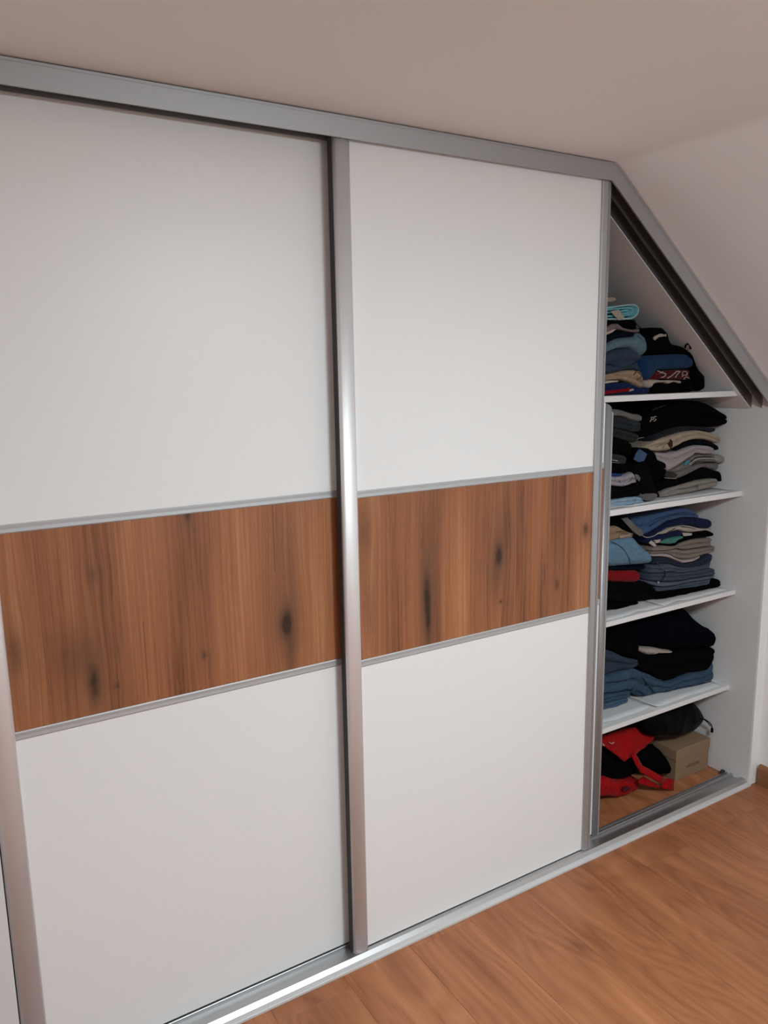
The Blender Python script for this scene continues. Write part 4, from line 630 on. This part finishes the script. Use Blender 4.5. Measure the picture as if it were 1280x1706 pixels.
# red tote bag: crumpled body, long handle, rolled lower end
def cloth(name, pts, th, mat, parent, cuts=3, amp=.006, seed=0):
    bm = bmesh.new(); org = rootloc(parent)
    vs = [bm.verts.new(Vector(p)-org) for p in pts]; bm.faces.new(vs)
    bmesh.ops.triangulate(bm, faces=bm.faces[:])
    bmesh.ops.subdivide_edges(bm, edges=bm.edges[:], cuts=cuts, use_grid_fill=True)
    bmesh.ops.triangulate(bm, faces=bm.faces[:])
    for v in bm.verts:
        b = v.is_boundary; k = noise.noise(v.co*28+Vector((seed, 0, 0)))
        v.co.y += amp*k*(.4 if b else 1); v.co.z += amp*.3*k
    me = bpy.data.meshes.new(name); bm.to_mesh(me); bm.free(); me.materials.append(MAT[mat])
    for p in me.polygons: p.use_smooth = True
    o = bpy.data.objects.new(name, me); COL.objects.link(o); o.parent = parent
    m = o.modifiers.new('solid', 'SOLIDIFY'); m.thickness = th; m.offset = 0
    return o
rt = empty('tote_bag', (1.22, .2, 0), 'crumpled red tote bag with dangling handle on the wardrobe floor', 'bag', GROUPS['F'])
cloth('body', [(1.0956, 0.185, 0.2783), (1.1717, 0.2, 0.2707), (1.2869, 0.215, 0.2558), (1.4081, 0.23, 0.2252), (1.4612, 0.235, 0.2015), (1.4448, 0.215, 0.1935), (1.4113, 0.195, 0.1804), (1.3365, 0.175, 0.1744), (1.2746, 0.162, 0.1728), (1.2045, 0.152, 0.1705), (1.1542, 0.155, 0.215), (1.1074, 0.16, 0.2547), (1.0804, 0.17, 0.2651)], 0.006, 'totered', rt, cuts=3, amp=0.008)
cloth('flap', [(1.2404, 0.15, 0.1854), (1.2658, 0.155, 0.1857), (1.2778, 0.15, 0.1648), (1.2914, 0.14, 0.1333), (1.3566, 0.13, 0.0887), (1.4066, 0.118, 0.0516), (1.3818, 0.114, 0.0384), (1.3275, 0.122, 0.0763), (1.2743, 0.13, 0.1134), (1.2553, 0.138, 0.1449)], 0.004, 'totered', rt, cuts=1, amp=0.003)
cloth('handle_end', [(1.3816, 0.114, 0.041), (1.4064, 0.118, 0.0542), (1.4452, 0.112, 0.0426), (1.4341, 0.1035, 0.0019), (1.3682, 0.108, 0.0305)], 0.004, 'totered', rt, cuts=1, amp=0.002)
cloth('handle_strap', [(1.2834, 0.15, 0.0716), (1.3134, 0.15, 0.075), (1.3749, 0.125, 0.0328), (1.3768, 0.112, 0.0259), (1.3189, 0.13, 0.0428), (1.2816, 0.145, 0.0596)], 0.004, 'totered', rt, cuts=1, amp=0.002)
rg = garment(99, 'rolled_end', 'x', 'x', 'F', [(1.1014, 0.17, 0.1159, 0.0321), (1.1383, 0.1688, 0.1126, 0.0282), (1.1698, 0.1678, 0.0986, 0.0161), (1.2149, 0.1664, 0.0731, 0.001), (1.2599, 0.165, 0.0599, 0.001), (1.2987, 0.1638, 0.0535, 0.001), (1.3249, 0.163, 0.0457, 0.0045)], 'totered', 1, .11, 'round', .006, 1, .011, [])
for k in ('label', 'category', 'group'): del rg[k]
rg.location = rg.location-rt.location; rg.parent = rt
patch('hollow_shade', [(1.2139, 0.16, 0.0412), (1.2219, 0.159, 0.054), (1.2417, 0.159, 0.0529), (1.2566, 0.16, 0.0428), (1.2517, 0.161, 0.0313), (1.232, 0.161, 0.03)], 'maroon', rt, .01)  # dark red patch painted in as the shaded hollow of the roll
patch('print', [(1.091, 0.157, 0.2724), (1.1006, 0.157, 0.265), (1.1073, 0.157, 0.256), (1.0947, 0.157, 0.2596)], 'redprint', rt, .003)
strip('print', [(1.1377, 0.165, 0.2585), (1.1507, 0.165, 0.2501), (1.1633, 0.165, 0.2514)], .003, 'redprint', rt)

pb_ = empty('black_pouch', (1.44, .2, 0), 'small black pouch leaning on the shoe box behind the red handle', 'pouch', GROUPS['F'])
cloth('body', [(1.3269, 0.2, 0.1387), (1.3643, 0.215, 0.1469), (1.4211, 0.225, 0.1471), (1.4574, 0.215, 0.1103), (1.485, 0.2, 0.0675), (1.4974, 0.185, 0.0368), (1.475, 0.175, 0.0273), (1.4349, 0.175, 0.042), (1.3758, 0.18, 0.0778), (1.3387, 0.185, 0.1067)], .045, 'black_nylon', pb_, cuts=2, amp=.005, seed=4)
